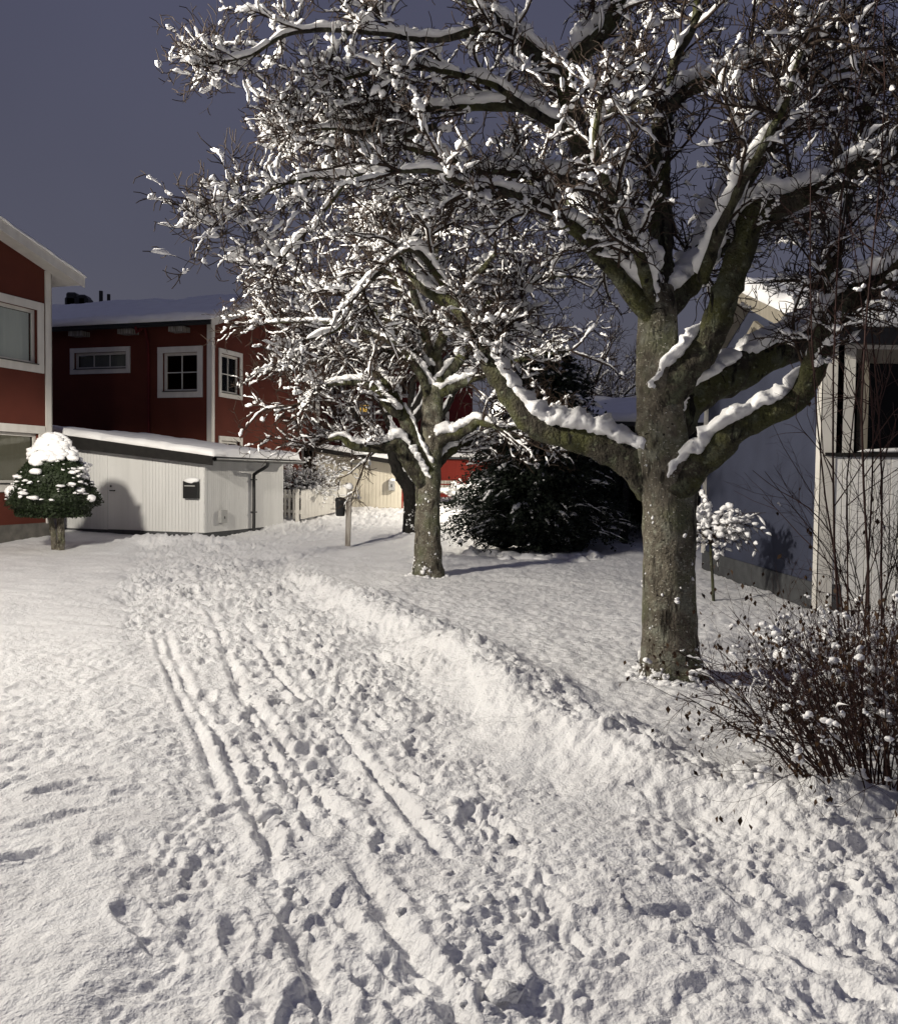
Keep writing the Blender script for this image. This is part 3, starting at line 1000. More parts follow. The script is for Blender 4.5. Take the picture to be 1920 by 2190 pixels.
# ------------------------------------------------------------------ red house in the middle
def middle_house():
    A = np.array((-6.87, 25.9))
    h = thing('red_house', 'two storey red house with snowy gable roof and white corner boards behind the white shed', 'house', (A[0], A[1], 0.3))
    g = Wall(A, U, V)                 # gable wall, running away
    f = Wall(A, -V, -U)               # long wall, running left
    W, ez = 6.9, 5.95
    rz = 7.12
    D = 9.5
    zb = 0.2
    wh = []
    wh.append(window(g, h, px_rect(g, 467, 750, 517, 852), 0.13, 2, 2, 0.09))
    wh.append(window(g, h, px_rect(g, 645, 838, 677, 880), 0.10, 2, 1, 0.09))
    wh.append(window(g, h, px_rect(g, 645, 946, 677, 1010), 0.10, 1, 1, 0.09, 'blind'))
    wh.append(window(g, h, px_rect(g, 467, 934, 517, 1036), 0.13, 2, 2, 0.09))
    mb = MB()
    g.holed(mb, 0, W, zb, ez, wh, -0.25, 0)
    g.prism(mb, [(0, ez), (W, ez), (W / 2, rz)], -0.25, 0)
    fh = []
    fh.append(window(f, h, px_rect(f, 338, 741, 434, 850), 0.17, 2, 2, 0.09))
    fh.append(window(f, h, px_rect(f, 151, 743, 279, 799), 0.14, 3, 1, 0.09, 'blind'))
    f.holed(mb, 0.25, D, zb, ez, fh, -0.25, 0)
    B = A + U * W
    b = Wall(B, -V, U)
    b.box(mb, 0.25, D, zb, ez, -0.25, 0)
    g.box(mb, 0.25, W - 0.25, zb, ez, -D, -D + 0.25)
    mb.build('wall', M['red_render'], h)
    m = MB(); g.box(m, -0.03, 0.13, zb, ez - 0.02, 0.0, 0.035); f.box(m, -0.035, 0.12, zb, ez - 0.02, 0.0, 0.035); m.build('corner_board', M['white_trim'], h)
    m = MB(); g.box(m, W - 0.16, W + 0.03, zb, ez - 0.02, 0.0, 0.035); m.build('corner_board', M['white_trim'], h)
    m = MB(); g.box(m, 0.3, W - 0.2, -0.2, zb + 0.15, 0, 0.012); m.build('plinth', M['plinth'], h)
    sl = (rz - ez) / (W / 2); ov = 0.45
    m = MB(); m2 = MB()
    for q in ([(-ov, ez - sl * ov), (W / 2, rz), (W / 2, rz + 0.14), (-ov, ez - sl * ov + 0.14)],
              [(W / 2, rz), (W + ov, ez - sl * ov), (W + ov, ez - sl * ov + 0.14), (W / 2, rz + 0.14)]):
        g.prism(m, q, -D - 0.2, 0.28)
        g.prism(m2, [(q[0][0], q[0][1] - 0.05), (q[1][0], q[1][1] - 0.05), (q[2][0], q[2][1] + 0.012), (q[3][0], q[3][1] + 0.012)], 0.28, 0.31)
    r = m.build('roof', M['roof_tin'], h)
    m2.build('bargeboard', M['white_trim'], r)
    snow_slab(g.w(-ov - 0.10, ez - sl * ov + 0.12, 0.33), g.w(-ov - 0.10, ez - sl * ov + 0.12, -D - 0.2), g.w(W / 2, rz + 0.145, 0.33), 0.20, 'roof_snow', r, 0.13, 7)
    snow_slab(g.w(W + ov, ez - sl * ov + 0.145, 0.33), g.w(W + ov, ez - sl * ov + 0.145, -D - 0.2), g.w(W / 2, rz + 0.145, 0.33), 0.20, 'roof_snow', r, 0.16, 8)
    for k in range(5):                # rafter ends under the eaves
        s = 0.7 + k * 1.75
        m = MB(); f.box(m, s, s + 0.5, ez - 0.28, ez - 0.14, 0.0, 0.34); m.build('rafter_end', M['weathered'], r)
    m = MB(); f.box(m, -0.2, D, ez - sl * ov + 0.05, ez - sl * ov + 0.11, ov - 0.02, ov + 0.05); m.build('gutter', M['black_metal'], r)
    # downpipe
    s, _ = f.hit(311, 800)
    pts, rad = resample([f.w(s, ez - 0.1, 0.42), f.w(s, ez - 0.28, 0.40), f.w(s - 0.15, ez - 0.55, 0.09), f.w(s - 0.16, zb, 0.09)], [0.045] * 4, 0.1)
    v, q = tubes(pts[None], rad[None], 10); obj('downpipe', v, q, M['dark_red'], h, True)
    # chimney and vents on the ridge
    m = MB()
    for (x0, y0, x1, y1) in ((137, 634, 187, 668), (140, 624, 162, 636), (166, 629, 183, 636)):
        dd = 33.5
        a = P(x0, y1, dd); c = P(x1, y0, dd)
        m.box(a[0], c[0], dd, dd + 0.6, a[2] - 0.3, c[2])
    m.build('chimney', M['black_metal'], r, bevel=0.06)
    for (x0, y0, x1) in ((212, 622, 220), (229, 629, 236)):
        a = P(x0, 672, 32.5); c = P(x1, y0, 32.5)
        rr = (c[0] - a[0]) / 2
        pts = np.array([[(a[0] + c[0]) / 2, 32.5, z] for z in np.linspace(a[2] - 0.4, c[2], 4)])
        v, q = tubes(pts[None], np.full((1, 4), rr), 12); o = MB(); o.add(v, [tuple(x) for x in q]); o.f.append(tuple(range(36, 48)))
        o.build('vent_pipe', M['black_metal'], r)


middle_house()


# ------------------------------------------------------------------ white shed in front of it
def cladding(wall, s0, s1, zb, ztop, pitch, o0, gap=0.006, depth=0.022):
    """upright boards with a narrow joint between; ztop(s) gives the top; one mesh"""
    mb = MB(); n = max(1, int(round((s1 - s0) / pitch))); p = (s1 - s0) / n
    for i in range(n):
        a, b = s0 + i * p + gap / 2, s0 + (i + 1) * p - gap / 2
        dz = 0.0
        mb.hexa([wall.w(a, zb, o0 + depth), wall.w(b, zb, o0 + depth), wall.w(b, zb, o0), wall.w(a, zb, o0),
                 wall.w(a, ztop(a), o0 + depth), wall.w(b, ztop(b), o0 + depth), wall.w(b, ztop(b), o0), wall.w(a, ztop(a), o0)])
    return mb


def white_shed():
    A = np.array((-5.71, 20.95))
    sh = thing('white_shed', 'low white boarded shed with snowy sloping roof and black fascia', 'shed', (A[0], A[1], 0.12))
    f = Wall(A, -V, -U)               # long face towards the camera, s runs left
    g = Wall(A, U, V)                 # short face, s runs away
    D = 4.35
    Wd = g.hit(604, 1100)[0]
    zb = 0.22
    z0 = f.hit(436, 977)[1]           # roof underside at the near corner
    z1 = f.hit(125, 930)[1]           # and at the far left end
    top = lambda s: z0 + (z1 - z0) * s / D
    core = MB()
    f.prism(core, [(0.0, zb), (D, zb), (D, top(D)), (0.0, top(0))], -Wd, -0.001)
    core.build('wall', M['white_board'], sh)
    dl, dr = f.hit(232, 1050)[0], f.hit(303, 1050)[0]      # door edges (s is larger to the left)
    dtop = f.hit(268, 972)[1]
    cladding(f, 0.05, dr - 0.05, zb, lambda s: top(s) - 0.002, 0.092, 0.0).build('cladding', M['white_board'], sh)
    cladding(f, dl + 0.05, D, zb, lambda s: min(top(s) - 0.002, top(D)), 0.092, 0.0).build('cladding', M['white_board'], sh)
    cladding(f, dr - 0.05, dl + 0.05, dtop + 0.05, lambda s: top(s) - 0.002, 0.092, 0.0).build('cladding', M['white_board'], sh)
    m = MB(); f.box(m, dr, dl, zb + 0.02, dtop, 0.0, 0.012)
    d = m.build('door', M['white_board'], sh)
    m = MB()
    f.box(m, dr - 0.06, dr, zb, dtop + 0.06, 0.0, 0.034); f.box(m, dl, dl + 0.06, zb, dtop + 0.06, 0.0, 0.034); f.box(m, dr, dl, dtop, dtop + 0.06, 0.0, 0.033)
    m.build('door_frame', M['white_board'], d)
    s, z = f.hit(238, 1040)
    m = MB(); f.box(m, s - 0.02, s + 0.02, z - 0.02, z + 0.03, 0.012, 0.03); m.build('lock', M['black_metal'], d)
    m = MB(); f.box(m, s - 0.12, s + 0.015, z - 0.115, z - 0.09, 0.012, 0.055); m.build('handle', M['black_metal'], d)
    cladding(g, 0.03, Wd, zb, lambda s: z0 - 0.004, 0.085, 0.0).build('cladding', M['white_board'], sh)
    m = MB(); f.box(m, -0.03, 0.05, zb, top(0.02) - 0.01, 0.0, 0.032); g.box(m, -0.032, 0.06, zb, z0 - 0.01, 0.0, 0.032); m.build('corner_board', M['white_board'], sh)
    m = MB(); f.box(m, -0.012, D, -0.3, zb + 0.005, -0.3, 0.012); g.box(m, 0.0, Wd, -0.3, zb + 0.004, -0.3, 0.013); m.build('plinth', M['dark_plinth'], sh)
    # roof: falls towards the near corner, black boards round it
    ov = 0.30
    sl = (z1 - z0) / D
    zz = lambda s: z0 + sl * s
    rm = MB()
    f.prism(rm, [(-0.42, zz(-0.42)), (D + 0.05, zz(D + 0.05)), (D + 0.05, zz(D + 0.05) + 0.05), (-0.42, zz(-0.42) + 0.05)], -Wd - 0.22, ov)
    r = rm.build('roof', M['roof_tin'], sh)
    m = MB(); f.prism(m, [(-0.42, zz(-0.42) - 0.15), (D + 0.05, zz(D + 0.05) - 0.26), (D + 0.05, zz(D + 0.05) + 0.06), (-0.42, zz(-0.42) + 0.06)], ov, ov + 0.028)
    m.build('fascia', M['black_wood'], r)
    pts = np.array([g.w(s, zz(-0.46) - 0.0, 0.47) for s in np.linspace(-0.30, Wd + 0.22, 10)])
    v, q = tubes(pts[None], np.full((1, 10), 0.052), 10); obj('gutter', v, q, M['black_metal'], r, True)
    snow_slab(f.w(-0.45, zz(-0.45) + 0.055, ov + 0.03), f.w(D + 0.05, zz(D + 0.05) + 0.055, ov + 0.03), f.w(-0.45, zz(-0.45) + 0.055, -Wd - 0.24), 0.15, 'roof_snow', r, 0.08, 12, 0.09)
    # downpipe on the short face
    s = g.hit(537, 1050)[0]
    zt = zz(-0.46)
    pts, rad = resample([g.w(s, zt, 0.47), g.w(s, zt - 0.12, 0.46), g.w(s, zt - 0.32, 0.12), g.w(s, zt - 0.45, 0.085), g.w(s, zb + 0.2, 0.085), g.w(s, zb - 0.12, 0.085), g.w(s, zb - 0.2, 0.16)], [0.042] * 7, 0.05)
    v, q = tubes(pts[None], rad[None], 10); dp = obj('downpipe', v, q, M['black_metal'], sh, True)
    for z in (0.62, 1.45):
        m = MB(); g.box(m, s - 0.06, s + 0.06, z, z + 0.03, 0.02, 0.14); m.build('pipe_clip', M['black_metal'], dp)
    # meter box
    s0, s1, za, zt2 = px_rect(g, 464, 1091, 478, 1118)
    m = MB(); g.box(m, s0, s1, za, zt2, 0.022, 0.12); mbx = m.build('meter_box', M['grey_metal'], sh, bevel=0.01)
    m = MB(); c = (s0 + s1) / 2; g.box(m, c - 0.02, c + 0.02, za + 0.1, za + 0.16, 0.12, 0.126); m.build('lock', M['black_metal'], mbx)
    # letterbox with a snow cap hangs on the long face
    s0, s1, za, zt2 = px_rect(f, 399, 1031, 429, 1066)
    lb = thing('letterbox', 'black wall letterbox capped with snow beside the white shed corner', 'letterbox', f.w((s0 + s1) / 2, za, 0.1))
    m = MB(); f.prism(m, [(s0, za), (s1, za), (s1, zt2 + 0.02), (s0, zt2 - 0.0)], 0.024, 0.16); m.build('box', M['black_metal'], lb, bevel=0.01)
    m = MB(); f.box(m, s0 + 0.05, s1 - 0.05, zt2 - 0.10, zt2 - 0.075, 0.161, 0.166); m.build('slot', M['grey_metal'], lb)
    v, q = blobs(np.array([f.w((s0 + s1) / 2, zt2 + 0.03, 0.09)]), np.array([[(s1 - s0) * 0.53, 0.10, 0.085]]), 1, 0.22, math.atan2(V[1], V[0]))
    obj('snow_cap', v, q, M['snow'], lb, True)


white_shed()


# ------------------------------------------------------------------ house on the right
def right_house():
    A = np.array((4.56, 10.97))
    h = thing('grey_house', 'blue grey rendered house with snowy gable and white boarded front on the right', 'house', (A[0], A[1], 0))
    g = Wall(A, (0, 1), (-1, 0)); f = Wall(A, (1, 0), (0, -1))
    W = g.hit(1507, 1056)[0]
    ez, rz, D = 3.42, 4.34, 6.0
    c = W / 2
    tri = [(0.75, 3.20), (W - 0.75, 3.20), (c, 3.98)]
    mb = MB()
    g.box(mb, 0.0, W, 0.0, 3.20, -0.22, 0)
    g.prism(mb, [(0, 3.20), (0.75, 3.20), (c, 3.98), (c, rz), (0, ez)], -0.22, 0)
    g.prism(mb, [(W - 0.75, 3.20), (W, 3.20), (W, ez), (c, rz), (c, 3.98)], -0.22, 0)
    mb.build('gable_wall', M['grey_render'], h)
    mb = MB(); b = Wall((A[0], A[1] + W), (1, 0), (0, 1)); b.box(mb, 0.22, D, 0, ez, -0.22, 0); g.box(mb, 0, W, 0, ez, -D, -D + 0.22)
    mb.build('wall', M['white_board'], h)
    # triangular gable window
    def ring(t0, o0, o1, name, mat, par):
        m = MB(); cen = np.mean(tri, axis=0)
        inn = [tuple(cen + (np.array(q) - cen) * (1 - t0)) for q in tri]
        for i in range(3):
            j = (i + 1) % 3
            g.prism(m, [tri[i], tri[j], inn[j], inn[i]], o0, o1)
        return m.build(name, M[mat], par)
    w = ring(0.16, -0.12, 0.05, 'window', 'raw_wood', h)
    m = MB(); g.prism(m, tri, -0.10, -0.09); m.build('pane', M['glass'], w)
    m = MB(); g.box(m, -0.03, W + 0.03, -0.2, 0.34, -0.25, 0.02); m.build('plinth', M['dark_plinth'], h)
    m = MB(); g.box(m, W - 0.10, W + 0.03, 0.3, ez, 0.0, 0.04); m.build('corner_board', M['white_trim'], h)
    m = MB(); g.box(m, -0.035, 0.13, 0.02, ez - 0.03, 0.021, 0.045); f.box(m, -0.045, 0.13, 0.02, ez - 0.03, 0.001, 0.036); m.build('corner_board', M['white_trim'], h)
    # front: boards up to the ledge, glazed porch above
    lz = 1.93
    m = MB(); f.box(m, 0.1, D, 0.02, lz - 0.02, -0.2, 0.0)
    f.box(m, 0.1, 0.36, lz - 0.02, ez - 0.05, -0.2, 0.0); f.box(m, 0.36, D, 3.22, ez - 0.02, -0.2, 0.0)
    m.build('front_wall', M['white_trim'], h)
    m = MB(); f.box(m, 0.0, 0.094, 0.0, 1.0, 0.002, 0.026)
    pw = 0.098
    for i in range(26):
        q = MB(); a = 0.135 + i * pw
        f.box(q, a, a + pw - 0.012, 0.03, lz - 0.03, 0.002, 0.024 + 0.002 * ((i * 7) % 3))
        q.build('plank', M['bright_board'], h)
    m = MB(); f.box(m, 0.0, D, lz - 0.02, lz + 0.02, -0.25, 0.07); ld = m.build('ledge', M['black_wood'], h)
    v = np.array([[f.w(s, lz + 0.02, 0.01) for s in np.linspace(0.4, 3.2, 50)]]); q = snow_strip(v, np.full((1, 50), 0.02), np.full((1, 50), 0.06), 8, 0.3)
    obj('ledge_snow', q[0], q[1], M['snow'], ld, True)
    for s, wd in ((0.46, 0.09), (1.3, 0.08), (2.2, 0.08), (3.1, 0.08)):
        q = MB(); f.box(q, s, s + wd, lz + 0.02, 3.22, -0.16, -0.05); q.build('porch_post', M['raw_wood'], h)
    q = MB(); f.box(q, 0.36, D, lz + 0.02, 3.22, -0.19, -0.18); q.build('pane', M['glass'], h)
    q = MB(); f.box(q, 0.3, D - 0.3, lz - 0.1, 3.3, -0.62, -0.6); q.build('shade_panel', M['shade_black'], h)  # added black panel, stands in for the dark behind the porch glass
    q = MB(); g.box(q, 0.7, W - 0.3, 3.0, 3.9, -0.5, -0.48); q.build('shade_panel', M['shade_black'], h)  # same added black panel behind the gable pane, in place of shade
    q = MB(); f.box(q, 0.36, D, 3.06, 3.22, -0.17, -0.06); q.build('lintel', M['raw_wood'], h)
    # roof
    sl = (rz - ez) / c; ov = 0.45
    m = MB(); m2 = MB()
    for q in ([(-ov, ez - sl * ov), (c, rz), (c, rz + 0.12), (-ov, ez - sl * ov + 0.12)], [(c, rz), (W + ov, ez - sl * ov), (W + ov, ez - sl * ov + 0.12), (c, rz + 0.12)]):
        g.prism(m, q, -D - 0.3, 0.34)
        g.prism(m2, [(q[0][0], q[0][1] - 0.06), (q[1][0], q[1][1] - 0.06), (q[2][0], q[2][1] + 0.01), (q[3][0], q[3][1] + 0.01)], 0.34, 0.37)
    r = m.build('roof', M['raw_wood'], h)
    m2.build('bargeboard', M['raw_wood'], r)
    m = MB(); f.box(m, -0.36, D, ez - sl * ov - 0.06, ez - sl * ov + 0.13, ov, ov + 0.10); m.build('gutter', M['black_metal'], r)
    e = 0.125
    snow_slab(g.w(-ov - 0.05, ez - sl * ov + e, 0.38), g.w(-ov - 0.05, ez - sl * ov + e, -D), g.w(c, rz + e, 0.38), 0.19, 'roof_snow', r, 0.08, 21)
    snow_slab(g.w(W + ov, ez - sl * ov + e, 0.38), g.w(W + ov, ez - sl * ov + e, -D), g.w(c, rz + e, 0.38), 0.19, 'roof_snow', r, 0.12, 22)


right_house()


# ------------------------------------------------------------------ carport behind the yew, boards coloured black to stand in for shadow
def carport():
    y0 = 20.6
    x0, x1 = P(1165, 1000, y0)[0], P(1500, 1000, y0)[0]
    h = thing('carport', 'open carport coloured black for its shadow, with snowy roof behind the dark yew', 'carport', ((x0 + x1) / 2, y0, 0.1))
    f = Wall((x0, y0), (1, 0), (0, -1))
    ez = P(1330, 912, y0)[2]; rz = P(1330, 872, y0 + 3)[2]
    L = x1 - x0
    m = MB(); f.box(m, 0, L, 0, ez, -5.2, -5.0); f.box(m, 0, 0.1, 0, ez, -5.0, 0); f.box(m, L - 0.1, L, 0, ez, -5.0, 0)
    m.build('wall', M['black_wood'], h)
    for s in (0.05, L * 0.5, L - 0.2):
        q = MB(); f.box(q, s, s + 0.14, 0, ez, -0.16, 0.02); q.build('post', M['black_wood'], h)
    m = MB(); f.box(m, -0.1, L + 0.1, ez - 0.28, ez - 0.02, 0.02, 0.06); m.build('beam', M['black_wood'], h)
    m = MB(); m.hexa([f.w(-0.2, ez, 0.4), f.w(L + .2, ez, 0.4), f.w(L + .2, rz, -3), f.w(-0.2, rz, -3), f.w(-0.2, ez + .08, 0.4), f.w(L + .2, ez + .08, 0.4), f.w(L + .2, rz + .08, -3), f.w(-0.2, rz + .08, -3)])
    m.hexa([f.w(-0.2, rz, -3), f.w(L + .2, rz, -3), f.w(L + .2, ez, -5.6), f.w(-0.2, ez, -5.6), f.w(-0.2, rz + .08, -3), f.w(L + .2, rz + .08, -3), f.w(L + .2, ez + .08, -5.6), f.w(-0.2, ez + .08, -5.6)])
    r = m.build('roof', M['roof_tin'], h)
    snow_slab(f.w(-0.2, ez + .085, 0.4), f.w(L + .2, ez + .085, 0.4), f.w(-0.2, rz + .085, -3), 0.17, 'roof_snow', r, 0.12, 31)


carport()


# ------------------------------------------------------------------ cream shed, red shed, far house
def cream_shed():
    y0 = 31.0
    A = P(862, 1080, y0)[:2]
    h = thing('cream_shed', 'small cream boarded shed with a door, beyond the picket fence', 'shed', (A[0], A[1], 0.5))
    f = Wall(A, (-1, 0.01), (0, -1))
    L = f.hit(676, 1000)[0]
    zb = 0.42
    zr, zl = f.hit(862, 992)[1], f.hit(690, 962)[1]
    top = lambda s: zr + (zl - zr) * s / L
    m = MB(); f.prism(m, [(0, zb), (L, zb), (L, top(L)), (0, top(0))], -3.2, -0.002); m.build('wall', M['cream_board'], h)
    d0 = f.hit(770, 1030)[0]; d1 = f.hit(727, 1030)[0]; dt = f.hit(750, 984)[1]
    cladding(f, 0.05, d0 - 0.05, zb + 0.1, lambda s: top(s) - 0.003, 0.122, 0.0, 0.010).build('cladding', M['cream_board'], h)
    cladding(f, d1 + 0.05, L, zb + 0.1, lambda s: top(s) - 0.003, 0.122, 0.0, 0.010).build('cladding', M['cream_board'], h)
    dr = cladding(f, d0, d1, zb + 0.1, lambda s: dt, 0.14, 0.0, 0.010).build('door', M['cream_board'], h)
    m = MB(); f.box(m, d0 - 0.05, d0, zb + 0.05, dt + 0.1, 0.0, 0.04); f.box(m, d1, d1 + 0.05, zb + 0.05, dt + 0.1, 0.0, 0.04); f.box(m, d0, d1, dt, dt + 0.1, 0, 0.04); m.build('door_frame', M['cream_board'], dr)
    _, hz = f.hit(760, 1066)
    for z in (hz, dt - 0.15):
        m = MB(); f.box(m, d0 - 0.06, d0 + 0.34, z, z + 0.05, 0.04, 0.055); m.build('hinge', M['grey_metal'], dr)
    m = MB(); f.box(m, 0.0, 0.05, zb, top(0.05), 0, 0.03); m.build('corner_board', M['red_board'], h)
    q = [(-0.25, top(-0.25)), (L + 0.2, top(L + 0.2)), (L + 0.2, top(L + 0.2) + 0.07), (-0.25, top(-0.25) + 0.07)]
    m = MB(); f.prism(m, q, -3.4, 0.30); r = m.build('roof', M['roof_tin'], h)
    m = MB(); f.prism(m, [(a, b - 0.07) if i < 2 else (a, b + 0.01) for i, (a, b) in enumerate(q)], 0.30, 0.33); m.build('fascia', M['black_wood'], r)
    snow_slab(f.w(-0.27, top(-0.27) + 0.075, 0.34), f.w(L + .2, top(L + .2) + 0.075, 0.34), f.w(-0.27, top(-0.27) + 0.075, -3.4), 0.15, 'roof_snow', r, 0.12, 41)
    s0, s1, za, zt = px_rect(f, 831, 1028, 845, 1049)
    lb = thing('letterbox', 'pale grey letterbox with snow on top fixed to the cream shed', 'letterbox', f.w((s0 + s1) / 2, za, 0.1))
    m = MB(); f.prism(m, [(s0, za), (s1, za), (s1, zt), (s0, zt)], 0.03, 0.17); m.build('box', M['grey_metal'], lb, bevel=0.012)
    m = MB(); f.box(m, (s0 + s1) / 2 - 0.02, (s0 + s1) / 2 + 0.02, za + 0.12, za + 0.22, 0.171, 0.176); m.build('lock', M['black_metal'], lb)
    v, q = blobs(np.array([f.w((s0 + s1) / 2, zt + 0.02, 0.1)]), np.array([[(s1 - s0) * 0.55, 0.10, 0.06]]), 1, 0.2, 0.0); obj('snow_cap', v, q, M['snow'], lb, True)


cream_shed()


def red_shed():
    y0 = 37.0
    A = P(856, 1050, y0)[:2]
    h = thing('red_shed', 'long bright red boarded shed with snow along its eaves, behind the trees', 'shed', (A[0], A[1], 0.8))
    f = Wall(A, (1, 0.0), (0, -1))
    L = f.hit(1085, 1030)[0]
    zb = 0.6; zt = f.hit(950, 982)[1]
    m = MB(); f.box(m, 0, L, zb, zt, -3.0, -0.002); m.build('wall', M['red_board'], h)
    d0 = f.hit(1012, 1030)[0]; d1 = f.hit(1029, 1030)[0]; dt = f.hit(1020, 1012)[1]
    cladding(f, 0.0, d0 - 0.08, zb, lambda s: zt - 0.01, 0.135, 0, 0.014).build('cladding', M['red_board'], h)
    cladding(f, d1 + 0.08, L, zb, lambda s: zt - 0.01, 0.135, 0, 0.014).build('cladding', M['red_board'], h)
    cladding(f, d0 - 0.08, d1 + 0.08, dt + 0.08, lambda s: zt - 0.01, 0.135, 0, 0.014).build('cladding', M['red_board'], h)
    m = MB(); f.box(m, d0, d1, zb, dt, 0, 0.012); d = m.build('door', M['black_wood'], h)
    m = MB(); f.box(m, d0 - 0.08, d0, zb, dt + 0.08, 0, 0.04); f.box(m, d1, d1 + 0.08, zb, dt + 0.08, 0, 0.04); f.box(m, d0, d1, dt, dt + 0.08, 0, 0.04); m.build('door_frame', M['white_trim'], d)
    m = MB(); m.hexa([f.w(-.2, zt, .3), f.w(L + .2, zt, .3), f.w(L + .2, zt + .5, -3.2), f.w(-.2, zt + .5, -3.2), f.w(-.2, zt + .08, .3), f.w(L + .2, zt + .08, .3), f.w(L + .2, zt + .58, -3.2), f.w(-.2, zt + .58, -3.2)])
    r = m.build('roof', M['roof_tin'], h)
    snow_slab(f.w(-.2, zt + .085, .32), f.w(L + .2, zt + .085, .32), f.w(-.2, zt + .585, -3.2), 0.2, 'roof_snow', r, 0.12, 51)


red_shed()


def far_house():
    y0 = 43.0
    A = P(640, 1000, y0)[:2]
    h = thing('far_house', 'dark red two storey house with balcony far behind the middle tree', 'house', (A[0], A[1], 1.0))
    f = Wall(A, (1, 0.04), (0.04, -1))
    L = f.hit(1010, 900)[0]
    zb, zt = 0.6, f.hit(830, 742)[1]
    holes = []
    for (x0, y0_, x1, y1, lit) in ((705, 800, 735, 850, 0), (762, 858, 796, 888, 1), (850, 800, 890, 850, 0), (920, 800, 960, 850, 0), (925, 880, 960, 930, 0)):
        holes.append(window(f, h, px_rect(f, x0, y0_, x1, y1), 0.12, 2, 1, 0.08, 'lit_window' if lit else None, sill=False))
    m = MB(); f.holed(m, 0, L, zb, zt, holes, -0.25, 0); f.box(m, 0, 0.25, zb, zt, -7, -0.25); f.box(m, L - 0.25, L, zb, zt, -7, -0.25); f.box(m, 0, L, zb, zt, -7.25, -7)
    m.build('wall', M['dark_red'], h)
    rz = zt + 1.1
    m = MB(); m.hexa([f.w(-.4, zt, .5), f.w(L + .4, zt, .5), f.w(L + .4, rz, -3.6), f.w(-.4, rz, -3.6), f.w(-.4, zt + .12, .5), f.w(L + .4, zt + .12, .5), f.w(L + .4, rz + .12, -3.6), f.w(-.4, rz + .12, -3.6)])
    m.hexa([f.w(-.4, rz, -3.6), f.w(L + .4, rz, -3.6), f.w(L + .4, zt, -7.7), f.w(-.4, zt, -7.7), f.w(-.4, rz + .12, -3.6), f.w(L + .4, rz + .12, -3.6), f.w(L + .4, zt + .12, -7.7), f.w(-.4, zt + .12, -7.7)])
    r = m.build('roof', M['roof_tin'], h)
    snow_slab(f.w(-.4, zt + .125, .5), f.w(L + .4, zt + .125, .5), f.w(-.4, rz + .125, -3.6), 0.2, 'roof_snow', r, 0.2, 61)
    # balcony with white rails
    s0, s1 = f.hit(725, 900)[0], f.hit(830, 900)[0]; bz = f.hit(760, 918)[1]
    m = MB(); f.box(m, s0, s1, bz - 0.15, bz, 0.0, 1.4); b = m.build('balcony', M['dark_red'], h)
    for z in (0.35, 0.65, 0.95):
        m = MB(); f.box(m, s0, s1, bz + z, bz + z + 0.07, 1.34, 1.38); m.build('rail', M['white_trim'], b)
    for i in range(5):
        s = s0 + (s1 - s0 - 0.08) * i / 4
        m = MB(); f.box(m, s, s + 0.08, bz, bz + 1.05, 1.28, 1.34); m.build('post', M['white_trim'], b)


far_house()


# ------------------------------------------------------------------ picket fence, bin post
def picket_fence():
    A = P(643, 1114, 25.4)[:2]; B = P(745, 1093, 29.0)[:2]
    h = thing('picket_fence', 'short white picket fence beside the red house, hedge leaning over it', 'fence', (A[0], A[1], 0.3))
    d = B - A; L = float(np.linalg.norm(d)); u = d / L
    f = Wall(A, u, (u[1], -u[0]))
    n = 36
    def zg(s):
        p = f.w(s, 0)
        return float(rise(p[1])) + 0.03
    for z in (0.16, 0.62):
        m = MB(); m.hexa([f.w(0, zg(0) + z, 0), f.w(L, zg(L) + z, 0), f.w(L, zg(L) + z, -0.03), f.w(0, zg(0) + z, -0.03),
                          f.w(0, zg(0) + z + .07, 0), f.w(L, zg(L) + z + .07, 0), f.w(L, zg(L) + z + .07, -0.03), f.w(0, zg(0) + z + .07, -0.03)])
        m.build('rail', M['white_trim'], h)
    for i in range(n):
        s = L * i / (n - 1); w = 0.088; g = zg(s)
        m = MB(); f.prism(m, [(s, g + 0.02), (s + w, g + 0.02), (s + w, g + 0.80), (s + w / 2, g + 0.86), (s, g + 0.80)], 0.002, 0.022)
        m.build('picket', M['white_trim'], h)
    for s in (-0.06, L * 0.5, L + 0.07):
        g = zg(max(s, 0)); m = MB(); f.box(m, s - 0.04, s + 0.05, g - 0.1, g + 0.88, -0.12, -0.031); m.build('post', M['white_trim'], h)
    # the return along the house
    m = MB(); w2 = Wall(A, (-u[1], u[0]), (-u[0], -u[1]))
    for i in range(9):
        s = 0.05 + i * 0.13; g = zg(0)
        q = MB(); w2.prism(q, [(s, g + 0.02), (s + .07, g + .02), (s + .07, g + .8), (s + .035, g + .86), (s, g + .8)], 0.0, 0.02); q.build('picket', M['white_trim'], h)
    w2.box(m, 0.0, 1.25, zg(0) + 0.2, zg(0) + 0.27, -0.03, -0.002); w2.box(m, 0.0, 1.25, zg(0) + 0.62, zg(0) + 0.69, -0.03, -0.002); m.build('rail', M['white_trim'], h)


picket_fence()


